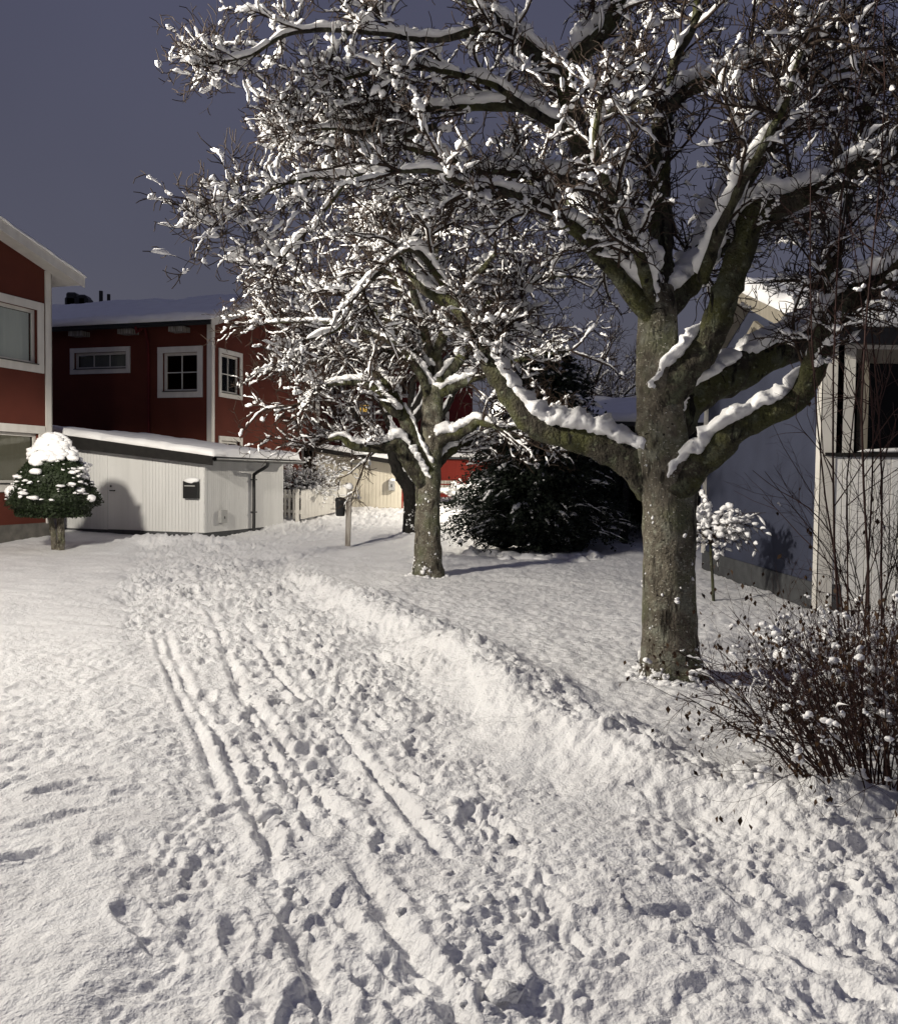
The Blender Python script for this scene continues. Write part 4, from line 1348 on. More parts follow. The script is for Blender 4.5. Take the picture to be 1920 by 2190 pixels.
def bin_post():
    b = G(743, 1168); d = b[1]
    h = thing('post', 'weathered white wooden post with snow cap standing before the middle tree', 'post', (b[0], b[1], b[2]))
    t = P(747, 1043, d)
    m = MB(); w = 0.055
    for i, (zz0, zz1) in enumerate(((b[2] - 0.3, t[2]),)):
        m.hexa([(b[0] - w, d - w, zz0), (b[0] + w, d - w, zz0), (b[0] + w, d + w, zz0), (b[0] - w, d + w, zz0),
                (t[0] - w, d - w, zz1), (t[0] + w, d - w, zz1), (t[0] + w, d + w, zz1), (t[0] - w, d + w, zz1)])
    m.build('shaft', M['weathered'], h, bevel=0.008)
    v, q = blobs(np.array([(t[0], d, t[2] + 0.02)]), np.array([(0.085, 0.085, 0.08)]), 1, 0.15); obj('snow_cap', v, q, M['snow'], h, True)
    c = P(728, 1084, d)
    k = thing('dog_bag_bin', 'small black litter bin hung on the white post', 'bin', (c[0], d, c[2] - 0.2))
    n = 14; r0, r1 = 0.10, 0.118
    prof = [(0.0, -0.20), (0.085, -0.20), (0.10, -0.17), (0.116, 0.12), (0.124, 0.13), (0.124, 0.16), (0.09, 0.20), (0.0, 0.215)]
    vv, ff = [], []
    for rr, z in prof:
        for i in range(n):
            a = 2 * math.pi * i / n
            vv.append((c[0] + rr * math.cos(a), d + rr * math.sin(a), c[2] + z))
    for j in range(len(prof) - 1):
        for i in range(n):
            ff.append((j * n + i, j * n + (i + 1) % n, (j + 1) * n + (i + 1) % n, (j + 1) * n + i))
    obj('body', vv, ff, M['black_metal'], k, True)
    m = MB(); m.box(c[0] + 0.10, b[0] - 0.045, d - 0.02, d + 0.02, c[2] + 0.10, c[2] + 0.13); m.box(c[0] + 0.10, b[0] - 0.045, d - 0.02, d + 0.02, c[2] - 0.08, c[2] - 0.05)
    m.build('bracket', M['black_metal'], k)


bin_post()


# ------------------------------------------------------------------ trees
K = 1920.0 / 1792.0


def traced(joints, d0, d1):
    """joints read off at (x, y, width); depth runs from d0 to d1 metres"""
    n = len(joints); pts, rad = [], []
    for i, (x, y, w) in enumerate(joints):
        d = d0 + (d1 - d0) * (i / (n - 1))
        pts.append(P(x * K, y * K, d)); rad.append(w * K / 1920.0 * d / 2)
    return np.array(pts), np.array(rad)


def build_tree(name, label, base, trunk, limbs, mats, dens2=5.0, len2=(0.5, 1.25), n3=8, len3=(0.22, 0.6), n4=3, len4=(0.08, 0.22),
               tw=1.0, snow=1.0, bias=(0, 0, 0), sides=(5, 4, 3), snow_side=None, hull=None, trunk_noise=0.05, seed=1, clump_level=0):
    tree = thing(name, label, 'tree', base)
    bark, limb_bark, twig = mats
    # trunk
    tp, tr = resample(*trunk, 0.035)
    ns = 44
    B = tubes(tp[None], tr[None], ns, trunk_noise, seed, 9.0)
    v = B[0].reshape(len(tp), ns, 3)
    # buttressed foot and rough bark near the ground
    zr = v[..., 2] - base[2]
    c = tp[:, None, :]
    foot = np.exp(-np.maximum(zr, 0) / 0.16)
    a = np.arctan2(v[..., 1] - c[..., 1], v[..., 0] - c[..., 0])
    k = 1 + foot * (0.16 + 0.10 * np.sin(3 * a + seed)) + (0.06 * np.exp(-np.maximum(zr, 0) / 0.5) + 0.014) * noise3(v * np.array((26, 26, 11)), seed + 5) + 0.03 * noise3(v * np.array((7, 7, 2.2)), seed + 6)
    v = c + (v - c) * k[..., None]
    obj('trunk', v.reshape(-1, 3), B[1], M[bark], tree, True)
    # crumbs of snow stuck to the bark and heaped round the foot
    n = 420
    a = RNG.uniform(0, 2 * math.pi, n); hgt = RNG.exponential(0.16, n) * np.where(RNG.random(n) < 0.2, 5, 1)
    i = np.clip(np.searchsorted(tp[:, 2], base[2] + hgt), 0, len(tp) - 1)
    rr = tr[i] * (1.0 + 0.20 * np.exp(-hgt / 0.16)) * 1.0
    cc = np.stack([tp[i, 0] + rr * np.cos(a), tp[i, 1] + rr * np.sin(a), base[2] + hgt], -1)
    ok = (hgt < 1.9) & (noise3(cc * 6, 44) > 0.05)
    sz = RNG.lognormal(math.log(0.010), 0.5, n).clip(0.004, 0.035)
    q = blobs(cc[ok], np.stack([sz, sz, sz * 1.2], 1)[ok], 0, 0.7)
    cb = Batch(); cb.add(q)
    n = 120; a = RNG.uniform(0, 2 * math.pi, n); rr = tr[3] * RNG.uniform(1.12, 1.5, n); sz = RNG.uniform(0.015, 0.05, n)
    cc = np.stack([tp[3, 0] + rr * np.cos(a), tp[3, 1] + rr * np.sin(a), np.full(n, base[2] + 0.0)], -1)
    cc[:, 2] = snow_height(cc[:, 0], cc[:, 1])
    cb.add(blobs(cc, np.stack([sz, sz, sz * 0.6], 1), 0, 0.6))
    cb.build('snow_crumbs', M['snow'], tree, kind='stuff')
    # limbs, each with the snow lying on it
    L2s, L2d, L2r, L2l = [], [], [], []
    for li, (pts, rad) in enumerate(limbs):
        p, r = resample(pts, rad, 0.05)
        n = len(p)
        wig = np.stack([noise2(np.arange(n) * 0.13, np.full(n, li * 3.7 + k2), seed + 50) for k2 in range(3)], 1)
        env = np.minimum(np.arange(n) / 6.0, 1)[:, None]
        p = p + 0.022 * wig * env
        vf = tubes(p[None], r[None], 18 if r[0] > 0.03 else 9, 0.20, seed + li, 12.0)
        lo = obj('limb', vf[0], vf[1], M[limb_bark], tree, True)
        # snow in one or a few lengths
        Lm = np.linalg.norm(np.diff(p, axis=0), axis=1).sum()
        sb = Batch()
        t = 0.01 if r[0] > 0.05 else 0.05
        while t < 0.97:
            ln = RNG.uniform(0.5, 1.6) / max(Lm, 0.3)
            t1 = min(t + ln, 1.0)
            m = max(6, int((t1 - t) * Lm / 0.022))
            q, rr = sub_range(p[None], r[None], np.array([t]), np.array([t1]), m)
            th = (0.034 + 1.30 * np.minimum(rr, 0.10)) * RNG.uniform(0.8, 1.15) * snow
            th = th * (0.92 + 0.38 * noise2(np.linspace(0, (t1 - t) * Lm * 9, m), np.full(m, li * 1.3 + t * 10), 77)[None])
            sb.add(snow_strip(q, rr, th, 16, 0.16, 0.36, 19.0, li))
            t = t1 + RNG.uniform(-0.01, 0.10) * (0.4 if Lm > 1.5 else 1.0) - 0.02
        sb.build('snow', M['snow'], lo)
        # side branches
        cnt = max(2, int(Lm * dens2))
        s, d, rr, tt = spawn(p[None], r[None], cnt, 0.46 if r[0] > 0.1 else 0.18, 1.0, (0.5, 1.25), 0.18)
        L2s.append(s); L2d.append(d + np.array(bias)); L2r.append(rr); L2l.append(RNG.uniform(len2[0], len2[1], cnt) * (1.05 - 0.3 * tt) * np.clip(0.30 + rr / (0.030 * tw), 0.36, 1.0))
        s = p[-1:].repeat(3, 0); d = norm(p[-1:] - p[-4:-3]).repeat(3, 0) + RNG.normal(0, 0.28, (3, 3))
        L2s.append(s); L2d.append(d); L2r.append(np.full(3, r[-1] * 1.6)); L2l.append(RNG.uniform(len2[0], len2[1], 3) * np.clip(0.2 + r[-1] / (0.030 * tw), 0.28, 1.0))
    s, d, rr, ln = map(np.concatenate, (L2s, L2d, L2r, L2l))
    p2 = grow(s, norm(d), ln, 9, 0.14, 0.02, 0.10)
    if hull is not None:
        cen, rad = hull
        keep = (((p2[:, -1] - np.array(cen)) / np.array(rad)) ** 2).sum(1) < RNG.uniform(0.8, 1.15, len(p2))
        p2, rr, ln = p2[keep], rr[keep], ln[keep]
    r0 = np.minimum(rr * 0.5, 0.016 * tw * (0.5 + 0.5 * ln / len2[1]))
    r2 = r0[:, None] * np.linspace(1, 0.32, 9)[None] + 0.0012
    s, d, rr, tt = spawn(p2, r2, n3, 0.12, 1.0, (0.45, 1.2), 0.10)
    l3 = RNG.uniform(len3[0], len3[1], len(s)) * (1.1 - 0.45 * tt)
    p3 = grow(s, d, l3, 6, 0.27, 0.05)
    r3 = (np.minimum(rr * 0.75, 0.0058 * tw))[:, None] * np.linspace(1, 0.55, 6)[None]
    s, d, rr, tt = spawn(p3, r3, n4, 0.25, 1.0, (0.5, 1.15), 0.15)
    l4 = RNG.uniform(len4[0], len4[1], len(s))
    p4 = grow(s, d, l4, 4, 0.34, 0.08)
    r4 = np.full(len(s), 0.0042 * tw)[:, None] * np.linspace(1, 0.7, 4)[None]
    tb = Batch()
    tb.add(tubes(p2, r2, sides[0])).add(tubes(p3, r3, sides[1])).add(tubes(p4, r4, sides[2]))
    crown = tb.build('crown', M[twig], tree, True)
    crown['kind'] = 'stuff'
    # snow on the twigs
    sb = Batch()
    def prob(p, base_p):
        q = np.full(len(p), base_p * min(snow, 1.0))
        if snow_side is not None:
            q = q * snow_side(p.mean(1))
        return RNG.random(len(p)) < q
    def var(n, k, lo, hi, rough=0.45):
        return RNG.uniform(lo, hi, n)[:, None] * (1 + rough * RNG.normal(0, 1, (n, k))).clip(0.3, 2.0) * (0.6 + 0.4 * snow)
    # thin ridges along the branches
    m = prob(p2, 0.9); n = int(m.sum())
    q, r = sub_range(p2[m], r2[m], RNG.uniform(0.0, 0.25, n), RNG.uniform(0.65, 1.0, n), 16)
    sb.add(snow_strip(q, r, var(n, 16, 0.016, 0.040, 0.5) * (0.75 + 0.25 * tw), 6, 0.25, 0.35, 22.0, 1, 0.9, 0.4))
    m = prob(p3, 0.74); n = int(m.sum())
    t0 = RNG.uniform(0.0, 0.5, n)
    q, r = sub_range(p3[m], r3[m], t0, np.minimum(t0 + RNG.uniform(0.3, 0.7, n), 1), 8)
    sb.add(snow_strip(q, r, var(n, 8, 0.012, 0.030, 0.55) * (0.75 + 0.25 * tw), 5, 0.28, 0.35, 26.0, 2, 0.9, 0.45))
    # heaped clumps: a few lumps running into each other
    def clumps(p, count, lo, hi):
        B_, n_, _ = p.shape
        if B_ == 0: return
        k = int(B_ * count)
        i = RNG.integers(0, B_, k); t = RNG.uniform(0.15, 1.0, k) * (n_ - 1)
        j = np.minimum(t.astype(int), n_ - 2); fr = (t - j)[:, None]
        c = p[i, j] * (1 - fr) + p[i, j + 1] * fr
        tg = norm(p[i, j + 1] - p[i, j])
        ok = np.abs(tg[:, 2]) < 0.8
        if snow_side is not None: ok &= RNG.random(k) < snow_side(c)
        c, tg = c[ok], tg[ok]; k = len(c)
        rad = (lo + (hi - lo) * RNG.random(k) ** 1.8 * 1.25) * (0.6 + 0.4 * snow)
        for e in range(3):
            o = (e - 1) * RNG.uniform(0.7, 1.2, k) * rad
            rr_ = rad * RNG.uniform(0.55, 1.05, k) * (1.0 if e == 1 else 0.8)
            cc = c + tg * o[:, None] + RNG.normal(0, 0.22, (k, 3)) * rad[:, None]
            cc[:, 2] += rr_ * 0.55
            sb.add(blobs(cc, np.stack([rr_ * RNG.uniform(0.9, 1.35, k), rr_ * RNG.uniform(0.85, 1.2, k), rr_ * RNG.uniform(0.65, 0.95, k)], 1), CL, 0.5))
    CL = clump_level
    clumps(p2, 1.25, 0.018 * tw, 0.040 * tw)
    clumps(p3, 0.24, 0.014 * tw, 0.032 * tw)
    sb.build('snow', M['snow'], crown, kind='stuff')
    return tree


DM = 7.3
bx = P(1436, 1440, DM)[0]
MAIN_BASE = (bx, DM, gz(bx, DM))
z0 = MAIN_BASE[2]
main_trunk = traced([(1340, 1360, 118), (1336, 1250, 108), (1335, 1120, 104), (1336, 1010, 106), (1332, 940, 122), (1320, 880, 104), (1318, 800, 92), (1312, 720, 84), (1312, 650, 78), (1312, 600, 70), (1313, 570, 55)], DM, DM)
main_trunk[0][0] = (bx, DM, z0 - 0.12)
main_limbs = [
    # low limb sweeping left
    traced([(1310, 985, 62), (1262, 925, 72), (1215, 893, 60), (1170, 880, 54), (1110, 868, 50), (1062, 842, 48), (1022, 795, 44), (985, 738, 38), (962, 690, 34), (938, 640, 34), (905, 606, 32), (872, 594, 24), (830, 560, 18), (790, 500, 14), (760, 450, 11)], DM + 0.02, DM + 0.75),
    # low limb to the right
    traced([(1345, 985, 60), (1385, 935, 62), (1418, 915, 52), (1445, 888, 54), (1468, 862, 50), (1525, 833, 48), (1585, 800, 50), (1612, 755, 48), (1632, 700, 46), (1655, 650, 46), (1692, 598, 50), (1745, 568, 44), (1800, 528, 40), (1880, 470, 34)], DM - 0.12, DM - 0.9),
    # thick limb behind it
    traced([(1330, 880, 70), (1372, 806, 74), (1450, 756, 70), (1530, 716, 66), (1595, 684, 58), (1640, 630, 48), (1655, 560, 42), (1665, 480, 38), (1690, 380, 32), (1720, 280, 26), (1740, 190, 20)], DM + 0.1, DM + 1.1),
    # right upper
    traced([(1318, 810, 66), (1362, 742, 68), (1408, 690, 62), (1432, 635, 56), (1455, 570, 54), (1478, 500, 52), (1500, 440, 52), (1525, 415, 50), (1585, 398, 46), (1645, 368, 40), (1720, 332, 36), (1800, 295, 30)], DM - 0.05, DM - 0.7),
    # left of centre, the tall one
    traced([(1308, 640, 56), (1285, 545, 50), (1258, 500, 46), (1225, 440, 44), (1190, 370, 42), (1160, 300, 40), (1140, 225, 40), (1128, 155, 38), (1150, 115, 34), (1200, 70, 32), (1232, 20, 30), (1262, -60, 26), (1280, -160, 20)], DM, DM - 0.4),
    # centre, upright, ends in a knuckle
    traced([(1314, 640, 56), (1318, 540, 50), (1316, 440, 48), (1318, 340, 44), (1324, 250, 46), (1320, 205, 40)], DM + 0.05, DM + 0.35),
    traced([(1322, 230, 30), (1365, 185, 28), (1440, 152, 24), (1510, 118, 20), (1600, 92, 14), (1680, 40, 10)], DM + 0.35, DM + 0.2),
    traced([(1320, 225, 26), (1265, 208, 22), (1200, 232, 18), (1130, 228, 12)], DM + 0.35, DM + 0.8),
    traced([(1330, 215, 20), (1350, 120, 18), (1385, 30, 16), (1400, -90, 12)], DM + 0.35, DM + 0.5),
    # right of centre
    traced([(1325, 620, 50), (1385, 545, 46), (1418, 470, 44), (1442, 420, 42), (1500, 332, 38), (1560, 245, 34), (1622, 180, 30), (1690, 140, 24), (1770, 128, 18)], DM + 0.1, DM + 0.8),
    traced([(1560, 245, 24), (1600, 140, 24), (1640, 60, 24), (1662, -30, 22), (1680, -120, 18)], DM + 0.6, DM + 1.0),
    # left middle
    traced([(1300, 630, 44), (1252, 572, 38), (1205, 522, 32), (1160, 472, 28), (1110, 432, 26), (1058, 402, 24), (1000, 386, 20), (945, 376, 16), (880, 345, 12), (800, 340, 9)], DM - 0.05, DM - 0.9),
    # crown branches
    traced([(1128, 155, 30), (1090, 122, 26), (1048, 90, 24), (1000, 52, 22), (955, 12, 18), (890, -30, 14)], DM - 0.3, DM - 0.6),
    traced([(1150, 270, 26), (1100, 242, 22), (1040, 216, 19), (960, 214, 17), (880, 216, 14), (810, 214, 11), (740, 232, 8)], DM - 0.2, DM - 0.1),
    traced([(1185, 372, 26), (1120, 355, 23), (1040, 346, 20), (960, 348, 17), (880, 362, 13), (790, 400, 9)], DM - 0.1, DM + 0.7),
    traced([(955, 60, 18), (880, 75, 13), (782, 72, 10), (690, 62, 9), (620, 56, 8), (565, 64, 7), (496, 112, 5), (442, 131, 3)], DM - 0.5, DM - 0.7),
    traced([(905, 606, 20), (880, 560, 15), (818, 497, 12), (735, 564, 10), (688, 620, 8), (673, 657, 6), (615, 675, 4)], DM + 0.6, DM + 0.2),
    traced([(870, 250, 12), (758, 286, 10), (700, 324, 9), (696, 347, 8), (657, 409, 7), (565, 513, 5)], DM - 0.1, DM - 0.5),
    traced([(800, 340, 9), (700, 352, 8), (620, 358, 7), (560, 372, 6), (500, 400, 5), (450, 432, 4)], DM - 0.9, DM - 1.1),
    # towards and away from the camera
    traced([(1300, 600, 26), (1270, 500, 22), (1225, 400, 17), (1190, 300, 13), (1200, 190, 9)], DM - 0.1, DM - 1.5),
    traced([(1400, 560, 26), (1440, 450, 22), (1500, 330, 17), (1560, 220, 13), (1600, 100, 9)], DM - 0.2, DM - 1.5),
    traced([(1060, 225, 16), (980, 165, 13), (890, 142, 11), (800, 138, 9), (710, 150, 7), (640, 175, 5), (600, 210, 4)], DM - 0.2, DM - 0.6),
    traced([(960, 348, 14), (860, 305, 12), (760, 290, 10), (680, 285, 8), (610, 285, 5)], DM + 0.2, DM + 0.1),
    traced([(880, 216, 13), (800, 240, 10), (720, 262, 8), (650, 255, 6), (600, 265, 4)], DM, DM - 0.6),
    traced([(1310, 600, 40), (1270, 520, 34), (1220, 470, 28), (1130, 400, 22), (1050, 350, 16)], DM + 0.1, DM + 2.2),
    traced([(1320, 600, 40), (1370, 540, 34), (1460, 480, 28), (1560, 440, 22), (1660, 420, 16)], DM + 0.1, DM + 2.3),
    traced([(1055, 845, 26), (1030, 800, 22), (1000, 720, 18), (1010, 660, 14), (1040, 600, 10)], DM + 0.4, DM + 1.0),
]
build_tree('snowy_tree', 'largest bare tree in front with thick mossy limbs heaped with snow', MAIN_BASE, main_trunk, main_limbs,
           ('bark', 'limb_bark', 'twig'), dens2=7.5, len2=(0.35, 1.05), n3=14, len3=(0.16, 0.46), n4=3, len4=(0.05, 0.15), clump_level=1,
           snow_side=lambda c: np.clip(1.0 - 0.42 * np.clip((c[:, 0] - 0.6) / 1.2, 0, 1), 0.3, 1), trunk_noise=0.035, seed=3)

D2 = 14.4
b2 = P(915, 1225, D2)
T2_BASE = (b2[0], D2, gz(b2[0], D2))
t2 = traced([(854, 1150, 58), (853, 1080, 52), (853, 1000, 48), (855, 950, 50), (860, 880, 46), (864, 800, 42), (866, 740, 36), (866, 690, 30), (866, 640, 26)], D2, D2)
t2[0][0] = (b2[0], D2, T2_BASE[2] - 0.12)
Q = 1 / K
def src(js): return [(x * Q, y * Q, w * Q) for x, y, w in js]
t2_limbs = [
    traced(src([(905, 1035, 30), (884, 1000, 36), (862, 968, 34), (848, 946, 30), (803, 957, 24), (754, 952, 18), (729, 937, 13), (702, 941, 9)]), D2 - 0.1, D2 - 0.5),
    traced(src([(918, 1010, 28), (893, 960, 30), (873, 910, 28), (852, 866, 25), (828, 826, 22), (795, 790, 17), (750, 760, 12), (690, 740, 8)]), D2 - 0.1, D2 - 0.4),
    traced(src([(855, 885, 22), (835, 876, 20), (798, 829, 18), (760, 818, 14), (700, 824, 10), (640, 862, 6)]), D2 - 0.3, D2 - 1.0),
    traced(src([(925, 960, 28), (948, 937, 28), (975, 930, 24), (1006, 915, 20), (1018, 900, 17), (1048, 908, 14), (1083, 917, 11), (1130, 906, 8)]), D2, D2 - 0.5),
    traced(src([(925, 1000, 26), (960, 965, 22), (999, 949, 18), (1036, 930, 14), (1080, 926, 10), (1150, 940, 7)]), D2 + 0.1, D2 + 0.9),
    traced(src([(925, 850, 26), (960, 800, 24), (1000, 740, 20), (1030, 680, 16), (1060, 620, 12)]), D2, D2 - 0.3),
    traced(src([(925, 820, 24), (890, 760, 20), (840, 700, 16), (780, 650, 12), (700, 620, 9), (620, 600, 6)]), D2, D2 - 0.7),
    traced(src([(928, 780, 24), (900, 700, 20), (860, 620, 16), (810, 560, 11), (760, 520, 8)]), D2, D2 + 0.4),
    traced(src([(928, 700, 24), (940, 620, 20), (930, 540, 15), (950, 470, 10)]), D2, D2),
    traced(src([(928, 760, 22), (970, 690, 18), (1050, 640, 14), (1130, 600, 10), (1210, 590, 7)]), D2, D2 + 0.5),
    traced(src([(925, 850, 24), (985, 820, 20), (1060, 790, 15), (1140, 760, 11), (1220, 750, 7)]), D2, D2 - 0.6),
    traced(src([(920, 860, 22), (900, 800, 18), (850, 740, 14), (760, 700, 10), (660, 690, 7), (570, 690, 4)]), D2, D2 - 1.4),
    traced(src([(920, 830, 22), (880, 780, 16), (800, 740, 12), (700, 770, 8), (600, 780, 5)]), D2, D2 + 1.0),
    traced(src([(925, 780, 22), (900, 680, 18), (880, 600, 13), (900, 520, 8)]), D2, D2 - 1.8),
    traced(src([(925, 780, 22), (960, 680, 18), (1010, 600, 13), (1060, 540, 8)]), D2, D2 - 1.8),
]
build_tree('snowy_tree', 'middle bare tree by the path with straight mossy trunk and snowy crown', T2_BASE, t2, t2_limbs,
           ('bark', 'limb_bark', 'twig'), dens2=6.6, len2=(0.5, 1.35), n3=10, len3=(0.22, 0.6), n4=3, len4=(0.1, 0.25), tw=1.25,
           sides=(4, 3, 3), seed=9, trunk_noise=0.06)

D3 = 22.3
b3 = P(877, 1135, D3)
T3_BASE = (b3[0], D3, gz(b3[0], D3))
t3 = traced(src([(877, 1140, 30), (877, 1080, 28), (874, 1040, 30), (868, 1010, 28), (862, 985, 24)]), D3, D3)
t3[0][0] = (b3[0], D3, T3_BASE[2] - 0.1)
t3_limbs = [
    traced(src([(872, 1045, 24), (852, 1008, 26), (836, 965, 22), (815, 935, 18), (780, 910, 14), (750, 870, 10), (735, 820, 7)]), D3, D3 - 0.6),
    traced(src([(872, 1045, 24), (880, 990, 22), (885, 930, 18), (880, 860, 15), (885, 780, 11), (880, 700, 8)]), D3, D3),
    traced(src([(876, 1000, 20), (920, 930, 16), (960, 860, 13), (1000, 780, 10), (1040, 720, 7)]), D3, D3 + 0.5),
    traced(src([(860, 985, 18), (830, 900, 15), (800, 820, 12), (790, 740, 8)]), D3, D3 + 0.8),
    traced(src([(885, 900, 16), (940, 830, 13), (1030, 780, 10), (1110, 760, 7)]), D3, D3 - 0.4),
    traced(src([(885, 880, 16), (930, 780, 13), (950, 700, 9)]), D3, D3 - 0.5),
]
build_tree('snowy_tree', 'forked tree darkened for shade behind the middle tree with bare lower trunk', T3_BASE, t3, t3_limbs,
           ('dark_bark', 'dark_bark', 'twig'), dens2=4.2, len2=(0.8, 2.0), n3=8, len3=(0.35, 0.9), n4=2, len4=(0.15, 0.35), tw=1.5, snow=0.85,  # dark bark colour stands in for the shade on this tree
           sides=(4, 3, 3), seed=15, trunk_noise=0.05)

# a plainer tree between the carport and the far garden, seen over the yew
D4 = 26.0
b4 = P(1235, 1100, D4)
t4 = (np.array([(b4[0], D4, 0.2), (b4[0], D4, 1.2), (b4[0] + .1, D4, 2.4), (b4[0], D4, 3.4)]), np.array([0.16, 0.14, 0.12, 0.09]))
l4 = []
for k in range(11):
    a = k * 2.4; z = 1.6 + 0.16 * k; L = 2.3 - 0.08 * k
    s = np.array((b4[0], D4, z)); e = np.array((math.cos(a), math.sin(a), 0.75 + 0.06 * k))
    l4.append((np.array([s, s + e * L * 0.4, s + e * L * 0.75 + (0, 0, .1), s + e * L]), np.array([0.06, 0.045, 0.028, 0.014])))
build_tree('snowy_tree', 'fine twigged bare tree seen over the carport roof beside the big trunk', (b4[0], D4, 0.25), t4, l4,
           ('dark_bark', 'dark_bark', 'twig'), dens2=4.0, len2=(0.6, 1.5), n3=7, len3=(0.3, 0.8), n4=2, len4=(0.15, 0.35), tw=1.5, snow=0.6,
           sides=(4, 3, 3), seed=21)


# ------------------------------------------------------------------ clipped evergreen by the left house
def leaf_cards(cen, nrm, size, flat=0.5):
    """small bent leaves, two triangles each, turned roughly along nrm"""
    B = len(cen)
    d = norm(nrm + RNG.normal(0, flat, (B, 3)))
    rv = RNG.normal(0, 1, (B, 3)); a = norm(rv - d * (rv * d).sum(1, keepdims=True)); b = np.cross(d, a)
    s = size[:, None]
    v = np.stack([cen - a * s * 0.5, cen + b * s * 0.28, cen + a * s * 0.5 + d * s * 0.25, cen - b * s * 0.28], 1)
    f = np.arange(B * 4).reshape(B, 4)
    return v.reshape(-1, 3), f


def clipped_tree():
    b = G(122, 1177); d = b[1]
    h = thing('clipped_evergreen', 'clipped bell shaped evergreen with a thick snow cap on a bare stem', 'tree', tuple(b))
    zt, zm, zb = P(115, 930, d)[2], P(115, 1062, d)[2], P(115, 1098, d)[2]
    cx = P(114, 1000, d)[0]
    R = (P(212, 1060, d)[0] - P(24, 1060, d)[0]) / 2
    def prof(t):          # 0 bottom .. 1 top
        return R * np.where(t < 0.22, 0.62 + 0.38 * np.sin(np.clip(t / 0.22, 0, 1) * math.pi / 2), np.power(np.clip(1 - (t - 0.22) / 0.80, 0, 1), 0.72) * 1.0)
    n, m = 40, 26
    T, A = np.meshgrid(np.linspace(0, 1, m), np.linspace(0, 2 * math.pi, n, endpoint=False), indexing='ij')
    def surf(T, A, k=1.0):
        r = prof(T) * k
        z = zb + (zt - zb) * T
        v = np.stack([cx + r * np.cos(A), d + r * np.sin(A), z], -1)
        c = np.stack([cx + 0 * r, d + 0 * r, z], -1)
        return c + (v - c) * (1 + 0.17 * noise3(v * 3.2, 5) + 0.08 * noise3(v * 9, 6))[..., None]
    v = surf(T, A, 0.90)
    idx = np.arange(m * n).reshape(m, n)
    f = np.stack([idx[:-1], np.roll(idx[:-1], -1, 1), np.roll(idx[1:], -1, 1), idx[1:]], -1).reshape(-1, 4)
    B = Batch(); B.add((v.reshape(-1, 3), f))
    N = 15000
    t = RNG.random(N) ** 1.15; a = RNG.uniform(0, 2 * math.pi, N)
    p = surf(t, a, 1.0); c = np.stack([np.full(N, cx), np.full(N, d), np.full(N, zb + 0.35 * (zt - zb))], -1)
    p = c + (p - c) * RNG.uniform(0.86, 1.03, (N, 1))
    B.add(leaf_cards(p, norm(p - c), RNG.uniform(0.035, 0.07, N), 0.8))
    # underside fringe
    N = 2500
    a = RNG.uniform(0, 2 * math.pi, N); r = R * 0.8 * np.sqrt(RNG.random(N)); p = np.stack([cx + r * np.cos(a), d + r * np.sin(a), zb + RNG.uniform(-0.06, 0.1, N)], -1)
    B.add(leaf_cards(p, np.tile((0, 0, -1.0), (N, 1)), RNG.uniform(0.05, 0.09, N), 0.9))
    crown = B.build('crown', M['evergreen'], h, False)
    # stem of two leaning rods
    TB = Batch()
    for dx, r in ((-0.04, 0.06), (0.05, 0.075)):
        q, rr = resample([(b[0] + dx, d, b[2] - 0.1), (b[0] + dx * 1.6, d, b[2] + 0.25), (cx + dx * 2.5, d, zb + 0.15)], [r * 1.15, r, r * 0.9], 0.05)
        TB.add(tubes(q[None], rr[None], 12, 0.2, 4, 16))
    TB.build('trunk', M['bark'], h)
    # snow: cap, shelf on the left, crumbs over the right
    SB = Batch()
    N = 230
    a = RNG.uniform(0, 2 * math.pi, N); low = 0.66 + 0.10 * np.sin(2 * a + 1.5) + 0.05 * np.sin(5 * a)
    t = low + (1.0 - low) * RNG.random(N) ** 0.9
    p = surf(t, a, 0.97)
    sz = RNG.uniform(0.085, 0.125, N) * (0.8 + 0.3 * (t - 0.6))
    SB.add(blobs(p, np.stack([sz * 1.25, sz * 1.25, sz * 0.7], 1), 1, 0.25))
    SB.build('snow_cap', M['snow'], crown, kind='stuff')
    SB = Batch()
    N = 460
    t = RNG.uniform(0.18, 0.7, N); a = RNG.uniform(0, 2 * math.pi, N)
    p = surf(t, a, 1.02)
    keep = noise3(p * 4.0, 33) > 0.08
    p = p[keep]; k = len(p)
    SB.add(blobs(p, np.stack([1.5 * (e := RNG.lognormal(math.log(0.024), 0.65, k).clip(0.008, 0.11)), e * 1.2, e * 0.6], 1), 1, 0.7))
    q = np.array([surf(np.array(0.28), np.array(3.6)), surf(np.array(0.32), np.array(3.9)), surf(np.array(0.25), np.array(3.4)), surf(np.array(0.30), np.array(5.9)), surf(np.array(0.20), np.array(6.1))])
    SB.add(blobs(q, np.array([(0.17, 0.14, 0.10), (0.13, 0.12, 0.09), (0.12, 0.11, 0.08), (0.11, 0.1, 0.07), (0.1, 0.09, 0.07)]), 1, 0.4))
    SB.build('snow', M['snow'], crown, kind='stuff')


clipped_tree()


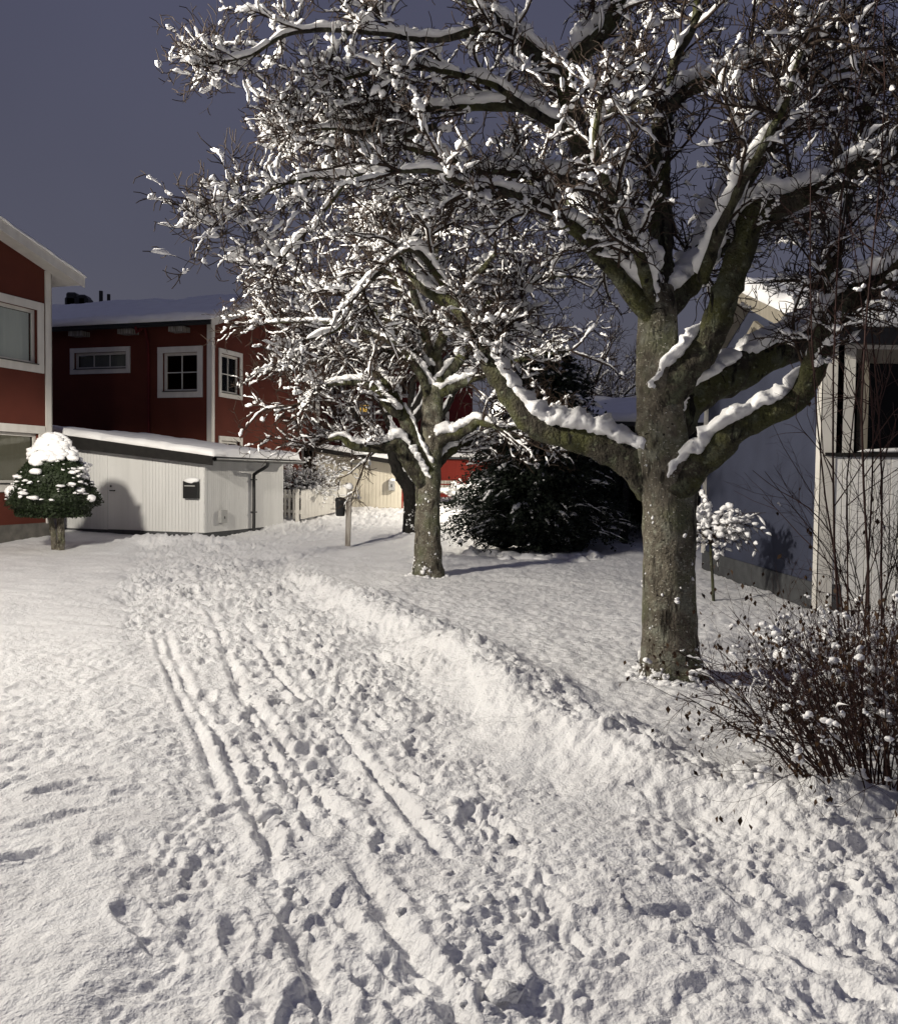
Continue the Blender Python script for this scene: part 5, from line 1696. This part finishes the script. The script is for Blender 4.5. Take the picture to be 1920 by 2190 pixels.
# ------------------------------------------------------------------ dark yew in the middle
def yew():
    d = 19.3
    b = P(1145, 1170, d)
    h = thing('yew', 'broad dark evergreen shrub dusted with snow between the two big trees', 'shrub', (b[0], d, gz(b[0], d)))
    z0 = h.location[2]
    cx = b[0]
    TB = Batch(); q, r = resample([(cx, d, z0 - 0.1), (cx, d, 1.5), (cx + 0.1, d, 3.9)], [0.12, 0.09, 0.03], 0.2)
    TB.add(tubes(q[None], r[None], 10, 0.1)); TB.build('trunk', M['dark_bark'], h)
    top = P(1165, 735, d)[2]
    N = 2300
    zf = RNG.random(N) ** 1.5
    z = z0 + 0.12 + (top - z0 - 0.3) * zf
    a = RNG.uniform(0, 2 * math.pi, N)
    st = np.stack([cx + 0.25 * zf * 1.0 + 0 * z, d + 0 * z, z], -1)
    L = (1.78 * np.power(1 - zf, 0.55) * (1 + 0.18 * np.sin(2 * a + 1)) + 0.22) * RNG.uniform(0.45, 1.08, N)
    di = np.stack([np.cos(a), np.sin(a), RNG.uniform(-0.05, 0.5, N)], -1)
    p = grow(st, di, L, 7, 0.07, 0.03, 0.42)
    ok = p[..., 2].min(1) > z0 + 0.03
    p = p[ok]; L = L[ok]
    r = np.linspace(0.014, 0.004, 7)[None] * np.ones((len(p), 1))
    B = Batch(); B.add(tubes(p, r, 3))
    T, A2 = np.meshgrid(np.linspace(0, 1, 24), np.linspace(0, 2 * math.pi, 36, endpoint=False), indexing='ij')
    R2 = 0.88 * np.power(1 - T, 0.6) * (1 + 0.18 * np.sin(2 * A2 + 1))
    hv = np.stack([cx + 0.25 * T + R2 * np.cos(A2), d + R2 * np.sin(A2), z0 + 0.1 + (top - z0 - 0.5) * T], -1)
    hv += 0.30 * np.stack([noise3(hv * 3, 61), noise3(hv * 3, 62), noise3(hv * 3, 63)], -1)
    hi = np.arange(24 * 36).reshape(24, 36)
    B.add((hv.reshape(-1, 3), np.stack([hi[:-1], np.roll(hi[:-1], -1, 1), np.roll(hi[1:], -1, 1), hi[1:]], -1).reshape(-1, 4)))
    for rep in range(44):        # flat sprays of needles along the outer part
        t = RNG.uniform(0.35, 1.0, len(p))
        c, _ = sub_range(p, r, t, t + 1e-3, 2)
        tg = norm(c[:, 1] - c[:, 0]); c = c[:, 0]
        side = norm(np.cross(tg, np.array((0, 0, 1.0)))) * RNG.choice([-1, 1], len(p))[:, None]
        c = c + RNG.normal(0, 0.045, c.shape)
        nn = np.stack([0 * t, 0 * t, np.ones(len(t))], -1) + 0.5 * tg
        B.add(leaf_cards(c, nn, RNG.uniform(0.05, 0.11, len(p)), 0.75))
    crown = B.build('crown', M['yew'], h, False)
    S = Batch()
    for rep in range(2):
        m = (RNG.random(len(p)) < 0.30) & (noise3(p[:, -1] * 1.7, 88) > 0.0)
        q, rr = sub_range(p[m], r[m], RNG.uniform(0.45, 0.75, m.sum()), RNG.uniform(0.85, 1.0, m.sum()), 6)
        th = RNG.uniform(0.012, 0.05, m.sum()) * np.where(RNG.random(m.sum()) < 0.15, 1.8, 0.8)
        S.add(snow_strip(q, rr, th[:, None] * (1 + 0.4 * RNG.normal(0, 1, (len(q), 6))).clip(0.3, 1.8), 6, 0.35, 0.7, 14, 3 + rep, 1.5))
    hp = heap(p, 0.36, 0.02, 0.070, 0, 0.9)
    for piece in hp.pieces():
        S.add(piece)
    S.build('snow', M['snow'], crown, kind='stuff')
    # skirt of snowy low shoots at the foot
    S = Batch()
    k = 40
    xs = RNG.uniform(0, 1, k) ** 1.0 * 0 + np.linspace(P(1010, 1170, d - .6)[0], P(1260, 1170, d - .6)[0], k) + RNG.normal(0, 0.06, k)
    ys = d - 1.2 + 0.25 * np.cos(np.linspace(-1.5, 1.5, k)) * -1 + RNG.normal(0, 0.22, k)
    cz = np.array([gz(x, y) for x, y in zip(xs, ys)])
    S.add(blobs(np.stack([xs, ys, cz - 0.01], 1), np.stack([RNG.uniform(0.10, 0.36, k), RNG.uniform(0.10, 0.25, k), RNG.uniform(0.04, 0.11, k) * np.where(RNG.random(k) < 0.12, 2.2, 1)], 1), 1, 0.8))
    S.build('fallen_snow', M['snow'], h, kind='stuff')


yew()


# ------------------------------------------------------------------ bushes
def bush(name, label, base, stems, spread, height, mats, n2, len2, n3, len3, rad, snowp=0.5, snowt=(0.02, 0.05), leaves=0, lean=(0, 0), curve=0.0, root=0.15, n4=0, leaf_size=(0.02, 0.045), up3=0.05, tip=0.6, cat='bush'):
    h = thing(name, label, cat, base)
    a = RNG.uniform(0, 2 * math.pi, stems); rr = root * np.sqrt(RNG.random(stems))
    st = np.stack([base[0] + rr * np.cos(a), base[1] + rr * np.sin(a), np.full(stems, base[2] - 0.03)], -1)
    k = RNG.uniform(0.05, 1.0, stems) * spread
    di = np.stack([np.cos(a) * k + lean[0], np.sin(a) * k + lean[1], np.ones(stems)], -1)
    L = RNG.uniform(0.6, 1.05, stems) * height * np.sqrt(1 + (0.5 * k) ** 2)
    p1 = grow(st, di, L, 10, 0.05, 0.0, curve)
    r1 = rad * RNG.uniform(0.6, 1.1, stems)[:, None] * np.linspace(1, 0.35, 10)[None]
    s, d, pr, t = spawn(p1, r1, n2, 0.22, 1.0, (0.3, 0.95), 0.05)
    p2 = grow(s, d, RNG.uniform(*len2, len(s)), 7, 0.12, 0.02, curve * 1.3)
    r2 = np.minimum(pr * 0.7, rad * 0.45)[:, None] * np.linspace(1, 0.45, 7)[None]
    s, d, pr, t = spawn(p2, r2, n3, 0.2, 1.0, (0.4, 1.1), up3)
    p3 = grow(s, d, RNG.uniform(*len3, len(s)), 5, 0.16, 0.02)
    r3 = np.minimum(pr * 0.8, rad * 0.24)[:, None] * np.linspace(1, 0.6, 5)[None]
    B = Batch(); B.add(tubes(p1, r1, 6)); B.build('stem', M[mats[0]], h)
    B = Batch(); B.add(tubes(p2, r2, 4)).add(tubes(p3, r3, 3))
    tw = B.build('twigs', M[mats[0]], h)
    tw['kind'] = 'stuff'
    S = Batch()
    near = base[1] < 12
    for q, pp in ((p2, snowp * 0.9), (p3, snowp * 0.5)):
        for piece in heap(q, pp, snowt[0] * 0.7, snowt[1] * 0.85, 1 if near else 0).pieces():
            S.add(piece)
    m = RNG.random(len(p2)) < snowp * 0.5
    if m.sum():
        x, y = sub_range(p2[m], r2[m], RNG.uniform(0.1, 0.4, m.sum()), RNG.uniform(0.7, 1.0, m.sum()), 9)
        S.add(snow_strip(x, y, (RNG.uniform(*snowt, m.sum()) * 0.5)[:, None] * (1 + 0.4 * RNG.normal(0, 1, (len(x), 9))).clip(0.3, 1.8), 6, 0.3, 0.4, 18, 5, 0.9, 0.75))
    S.build('snow', M['snow'], tw, kind='stuff')
    if leaves:
        q = np.concatenate([p3[:, -1], p3[:, -2], p2[:, -1]])
        q = q[RNG.choice(len(q), leaves)] + RNG.normal(0, 0.008, (leaves, 3))
        sz = RNG.uniform(*leaf_size, leaves)
        nn = RNG.normal(0, 1, (leaves, 3)); nn[:, 2] *= 0.3
        # hanging leaves: long axis mostly down
        dn = norm(np.stack([RNG.normal(0, 0.35, leaves), RNG.normal(0, 0.35, leaves), -np.ones(leaves)], -1))
        b = norm(np.cross(dn, nn)); c = np.cross(dn, b)
        s = sz[:, None]
        v = np.stack([q, q + dn * s * 0.45 + b * s * 0.3 + c * s * 0.1, q + dn * s, q + dn * s * 0.45 - b * s * 0.3 + c * s * 0.1], 1)
        obj('leaves', v.reshape(-1, 3), np.arange(leaves * 4).reshape(-1, 4), M['dry_leaf'], tw, False, 'stuff')
    return h


g = G(1850, 1722)
bush('leafy_bush', 'low dark bush with dry brown leaves and snow clumps in the right foreground', (g[0] + 0.05, g[1] + 0.05, gz(g[0], g[1]) - 0.05), 105, 0.95, 1.0,
     ('red_twig',), 6, (0.2, 0.5), 5, (0.08, 0.24), 0.006, 0.15, (0.010, 0.030), 1500, (-0.16, 0.10), 0.13, 0.30, leaf_size=(0.02, 0.04))
g = (2.75, 5.35)
bush('leafy_bush', 'snow topped bush with reddish twigs at the right edge behind the leafy bush', (g[0], g[1], gz(*g)), 55, 1.0, 0.75,
     ('red_twig',), 5, (0.2, 0.45), 4, (0.08, 0.2), 0.006, 0.60, (0.016, 0.046), 500, (-0.10, 0.0), 0.10, 0.35)
g = (4.05, 8.3)
bush('tall_bush', 'tall bare reddish bush before the white boarded house front', (g[0], g[1], gz(*g)), 18, 0.5, 2.3,
     ('red_twig',), 7, (0.3, 0.9), 5, (0.1, 0.35), 0.008, 0.03, (0.012, 0.03), 26, (-0.08, 0.0), 0.06, 0.25, leaf_size=(0.04, 0.08))
g = (2.75, 5.9)
bush('tall_bush', 'slender leafless shoots rising to the top of the picture at the right', (g[0], g[1], gz(*g)), 6, 0.14, 5.2,
     ('red_twig',), 9, (0.3, 0.9), 4, (0.15, 0.4), 0.010, 0.03, (0.012, 0.03), 0, (-0.02, 0.02), 0.0, 0.15)
g = (-5.05, 27.4)
bush('hedge_bush', 'rounded snowy hedge bush behind the white picket fence', (g[0] + .25, g[1], gz(*g)), 150, 0.85, 1.75,
     ('twig',), 7, (0.3, 0.7), 4, (0.12, 0.3), 0.012, 0.75, (0.03, 0.07), 0, (0.08, -0.05), 0.08, 0.5)


def standard_tree():
    b = G(1526, 1283)
    h = thing('sapling', 'little round headed tree on a thin stem, crown heaped with snow', 'tree', tuple(b))
    d = b[1]
    t = P(1519, 1165, d)
    q, r = resample([(b[0], d, b[2] - 0.05), ((b[0] + t[0]) / 2, d, (b[2] + t[2]) / 2), tuple(t), (t[0] + 0.02, d, t[2] + 0.2)], [0.022, 0.019, 0.017, 0.012], 0.05)
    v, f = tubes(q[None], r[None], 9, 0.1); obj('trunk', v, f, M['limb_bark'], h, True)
    N = 46
    a = RNG.uniform(0, 2 * math.pi, N)
    st = np.tile(np.array((t[0], d, t[2] + 0.02)), (N, 1)) + np.stack([0 * a, 0 * a, RNG.uniform(-0.03, 0.2, N)], -1)
    di = np.stack([np.cos(a) + 0.55, np.sin(a), RNG.uniform(0.25, 1.3, N)], -1)
    p2 = grow(st, di, RNG.uniform(0.28, 0.78, N), 9, 0.10, 0.0, 0.32); r2 = np.linspace(0.008, 0.003, 9)[None] * np.ones((N, 1))
    s, dd, pr, tt = spawn(p2, r2, 9, 0.3, 1, (0.4, 1.2), -0.05); p3 = grow(s, dd, RNG.uniform(0.08, 0.26, len(s)), 5, 0.15, 0, 0.15); r3 = np.full((len(s), 1), 0.0028) * np.ones((1, 5))
    B = Batch(); B.add(tubes(p2, r2, 4)).add(tubes(p3, r3, 3)); cr = B.build('crown', M['twig'], h)
    cr['kind'] = 'stuff'
    S = Batch()
    m = RNG.random(len(p3)) < 0.55
    x, y = sub_range(p3[m], r3[m], RNG.uniform(0.1, 0.5, m.sum()), RNG.uniform(0.7, 1, m.sum()), 5); S.add(snow_strip(x, y, RNG.uniform(0.02, 0.05, m.sum())[:, None] * np.ones((1, 5)), 6, 0.33, 0.5, 22, 1, 1.0, 0.45))
    c = p2[:, 4:8].reshape(-1, 3); c = c[RNG.random(len(c)) < 0.8] + RNG.normal(0, 0.015, 3); k = len(c)
    S.add(blobs(c + (0, 0, 0.03), np.stack([RNG.uniform(0.028, 0.06, k), RNG.uniform(0.028, 0.055, k), RNG.uniform(0.022, 0.045, k)], 1), 1, 0.45))
    S.build('snow', M['snow'], cr, kind='stuff')


standard_tree()


# ------------------------------------------------------------------ snowy odds and ends in front of the red shed
def garden_bits():
    d = 33.5
    x0, x1 = P(935, 1050, d)[0], P(978, 1050, d)[0]; z = gz(x0, d)
    h = thing('bench', 'dark plank bench covered in snow before the red shed', 'bench', ((x0 + x1) / 2, d, z))
    for k in range(3):
        m = MB(); m.box(x0, x1, d - 0.3 + k * 0.16, d - 0.16 + k * 0.16, z + 0.38, z + 0.42); m.build('slat', M['weathered'], h)
    for k in range(2):
        m = MB(); m.box(x0, x1, d + 0.18, d + 0.21, z + 0.55 + k * 0.17, z + 0.67 + k * 0.17); m.build('back_slat', M['weathered'], h)
    for x in (x0 + 0.06, x1 - 0.12):
        m = MB(); m.box(x, x + 0.06, d - 0.28, d + 0.17, z - 0.1, z + 0.375); m.build('leg', M['black_wood'], h)
        m = MB(); m.box(x, x + 0.06, d + 0.215, d + 0.27, z - 0.1, z + 0.88); m.build('leg', M['black_wood'], h)
    snow_slab((x0, d - 0.3, z + 0.425), (x1, d - 0.3, z + 0.425), (x0, d + 0.15, z + 0.425), 0.14, 'snow', h, 0.06, 71, 0.06)
    g = (P(1040, 1060, 28.5)[0], 28.5)
    bush('clipped_hedge', 'low clipped hedge with a flat snow top left of the yew', (g[0], g[1], gz(*g)), 60, 0.8, 0.6, ('twig',), 5, (0.15, 0.4), 4, (0.08, 0.2), 0.009, 0.85, (0.04, 0.09), 0, (0, 0), 0.0, 0.55)
    g = (P(998, 1040, 33)[0], 33.0)
    bush('garden_shrub', 'small snow laden shrub beside the bench before the red shed', (g[0], g[1], gz(*g)), 30, 0.9, 0.8, ('twig',), 4, (0.2, 0.4), 3, (0.1, 0.25), 0.012, 0.95, (0.06, 0.13), 0, (0, 0), 0.05, 0.2)


garden_bits()


# ------------------------------------------------------------------ street lamps
def lamp_photometry(light, curve, cutoff=False):
    """road lamps throw more sideways than straight down; cutoff adds a mask shaped by direction:
    full to the path (east), dimmed towards the houses (north) so their upper walls stay dark"""
    light.use_nodes = True
    N, L = light.node_tree.nodes, light.node_tree.links
    em = N['Emission']
    tc = N.new('ShaderNodeTexCoord'); sp = N.new('ShaderNodeSeparateXYZ'); rp = N.new('ShaderNodeFloatCurve')
    L.new(tc.outputs['Normal'], sp.inputs[0])
    mr = N.new('ShaderNodeMapRange'); mr.inputs['From Min'].default_value = -1; mr.inputs['From Max'].default_value = 1
    L.new(sp.outputs['Z'], mr.inputs['Value']); L.new(mr.outputs[0], rp.inputs['Value'])
    c = rp.mapping.curves[0]
    c.points[0].location = curve[0]; c.points[1].location = curve[-1]
    for x, y in curve[1:-1]:
        c.points.new(x, y)
    rp.mapping.update()
    out = rp.outputs[0]
    if cutoff:
        e = N.new('ShaderNodeMapRange'); e.interpolation_type = 'SMOOTHSTEP'
        e.inputs['From Min'].default_value = 0.12; e.inputs['From Max'].default_value = 0.45
        L.new(sp.outputs['X'], e.inputs['Value'])
        k = N.new('ShaderNodeMapRange'); k.interpolation_type = 'SMOOTHSTEP'
        k.inputs['From Min'].default_value = -0.12; k.inputs['From Max'].default_value = -0.23; k.inputs['To Min'].default_value = 0.03
        L.new(sp.outputs['Z'], k.inputs['Value'])
        mx = N.new('ShaderNodeMath'); mx.operation = 'MAXIMUM'
        L.new(e.outputs[0], mx.inputs[0]); L.new(k.outputs[0], mx.inputs[1])
        mu = N.new('ShaderNodeMath'); mu.operation = 'MULTIPLY'
        L.new(out, mu.inputs[0]); L.new(mx.outputs[0], mu.inputs[1]); out = mu.outputs[0]
    L.new(out, em.inputs['Strength'])


def street_lamp(pos, base_z, label, power, radius, color, curve, cutoff, globe):
    x, y, z = pos
    h = thing('street_lamp', label, 'street lamp', (x, y, base_z), None)
    pts = np.array([[x, y, zz] for zz in (base_z - 0.2, base_z + 0.6, base_z + 0.62, z - globe[2] - 0.04)])
    v, f = tubes(pts[None], np.array([[0.07, 0.07, 0.045, 0.038]]), 14); obj('pole', v, f, M['grey_metal'], h, True)
    n = 20; vv, ff = [], []
    g0 = globe[0] / 0.24; gz0 = globe[2] + 0.02
    prof = [(0.0, gz0 + 0.12), (0.16 * g0, gz0 + 0.10), (0.27 * g0, gz0 + 0.02), (0.27 * g0, gz0), (0.0, gz0 + 0.005)]
    for r, dz in prof:
        for i in range(n):
            a = 2 * math.pi * i / n; vv.append((x + r * math.cos(a), y + r * math.sin(a), z + dz))
    for j in range(len(prof) - 1):
        for i in range(n):
            ff.append((j * n + i, j * n + (i + 1) % n, (j + 1) * n + (i + 1) % n, (j + 1) * n + i))
    obj('hood', vv, ff, M['black_metal'], h, True)
    q, f = blobs(np.array([(x, y, z)]), np.array([globe]), 1, 0.0); obj('globe', q, f, M['lamp_glow'], h, True)
    m = MB()
    for k in range(3):
        a = k * 2.1 + 2.6; cr = globe[0] + 0.03; m.box(x + cr * math.cos(a) - 0.006, x + cr * math.cos(a) + 0.006, y + cr * math.sin(a) - 0.006, y + cr * math.sin(a) + 0.006, z - gz0 - 0.02, z + gz0 + 0.01)
    m.box(x - cr, x + cr, y - 0.03, y + 0.03, z - gz0 - 0.05, z - gz0 - 0.02); m.build('lamp_cage', M['grey_metal'], h)
    ld = bpy.data.lights.new('lamp_light', 'POINT'); ld.energy = power; ld.color = color; ld.shadow_soft_size = radius
    lamp_photometry(ld, curve, cutoff)
    lo = bpy.data.objects.new('lamp_light', ld); COL.objects.link(lo)
    lo.parent = h; lo.location = (0, 0, z - base_z)
    return h, lo


street_lamp(LAMP, 0.0, 'street lamp beside the path just left of the view, lighting the trees', LAMP_POWER, 0.36, LAMP_COLOR,
            ((0.0, 0.20), (0.12, 0.27), (0.28, 0.60), (0.36, 0.90), (0.42, 1.0), (0.47, 0.92), (0.52, 0.55), (0.58, 0.30), (1.0, 0.10)), True, (0.37, 0.37, 0.37))
street_lamp(FAR_LAMP, float(rise(28.5)), 'glowing street lamp among the branches beyond the middle tree', FAR_POWER, 0.14, (1.0, 0.92, 0.78),
            ((0.0, 0.5), (0.25, 1.0), (0.40, 0.9), (0.50, 0.35), (0.60, 0.12), (1.0, 0.05)), False, (0.30, 0.30, 0.17))


# ------------------------------------------------------------------ loose clods on the trodden snow
def clods():
    N = 1700
    y = 2.2 + 9 * RNG.random(N) ** 1.8
    PAi = PA[np.argsort(PA[:, 1])]
    x = np.interp(y, PAi[:, 1], PAi[:, 0]) + RNG.normal(0, 0.5, N)
    m = (RNG.random(N) < 0.4) & (y < 4.6)
    x = np.where(m, RNG.uniform(0.0, 2.4, N), x)
    m2 = (RNG.random(N) < 0.2) & (y > 5)
    BA = np.array(BANK); BA = BA[np.argsort(BA[:, 1])]
    x = np.where(m2, np.interp(y, BA[:, 1], BA[:, 0]) + RNG.normal(0.10, 0.12, N), x)
    keep = (noise2(x * 1.6, y * 1.6, 97) > -0.05) & (x > np.interp(y, PAi[:, 1], PAi[:, 0]) - 0.55)
    x, y = x[keep], y[keep]; N = len(x)
    z = snow_height(x, y)
    s = np.exp(RNG.normal(math.log(0.011), 0.55, N)).clip(0.005, 0.045)
    c = np.stack([x, y, z - s * 0.25], -1)
    v, f = blobs(c, np.stack([s * RNG.uniform(0.8, 1.6, N), s * RNG.uniform(0.8, 1.3, N), s * RNG.uniform(0.6, 1.0, N)], 1), 1, 0.75)
    o = obj('snow_clods', v, f, M['ground_snow'], None, True, 'stuff')
    o['label'] = 'loose clods of snow kicked up along the trodden path'
    o['category'] = 'snow'


clods()
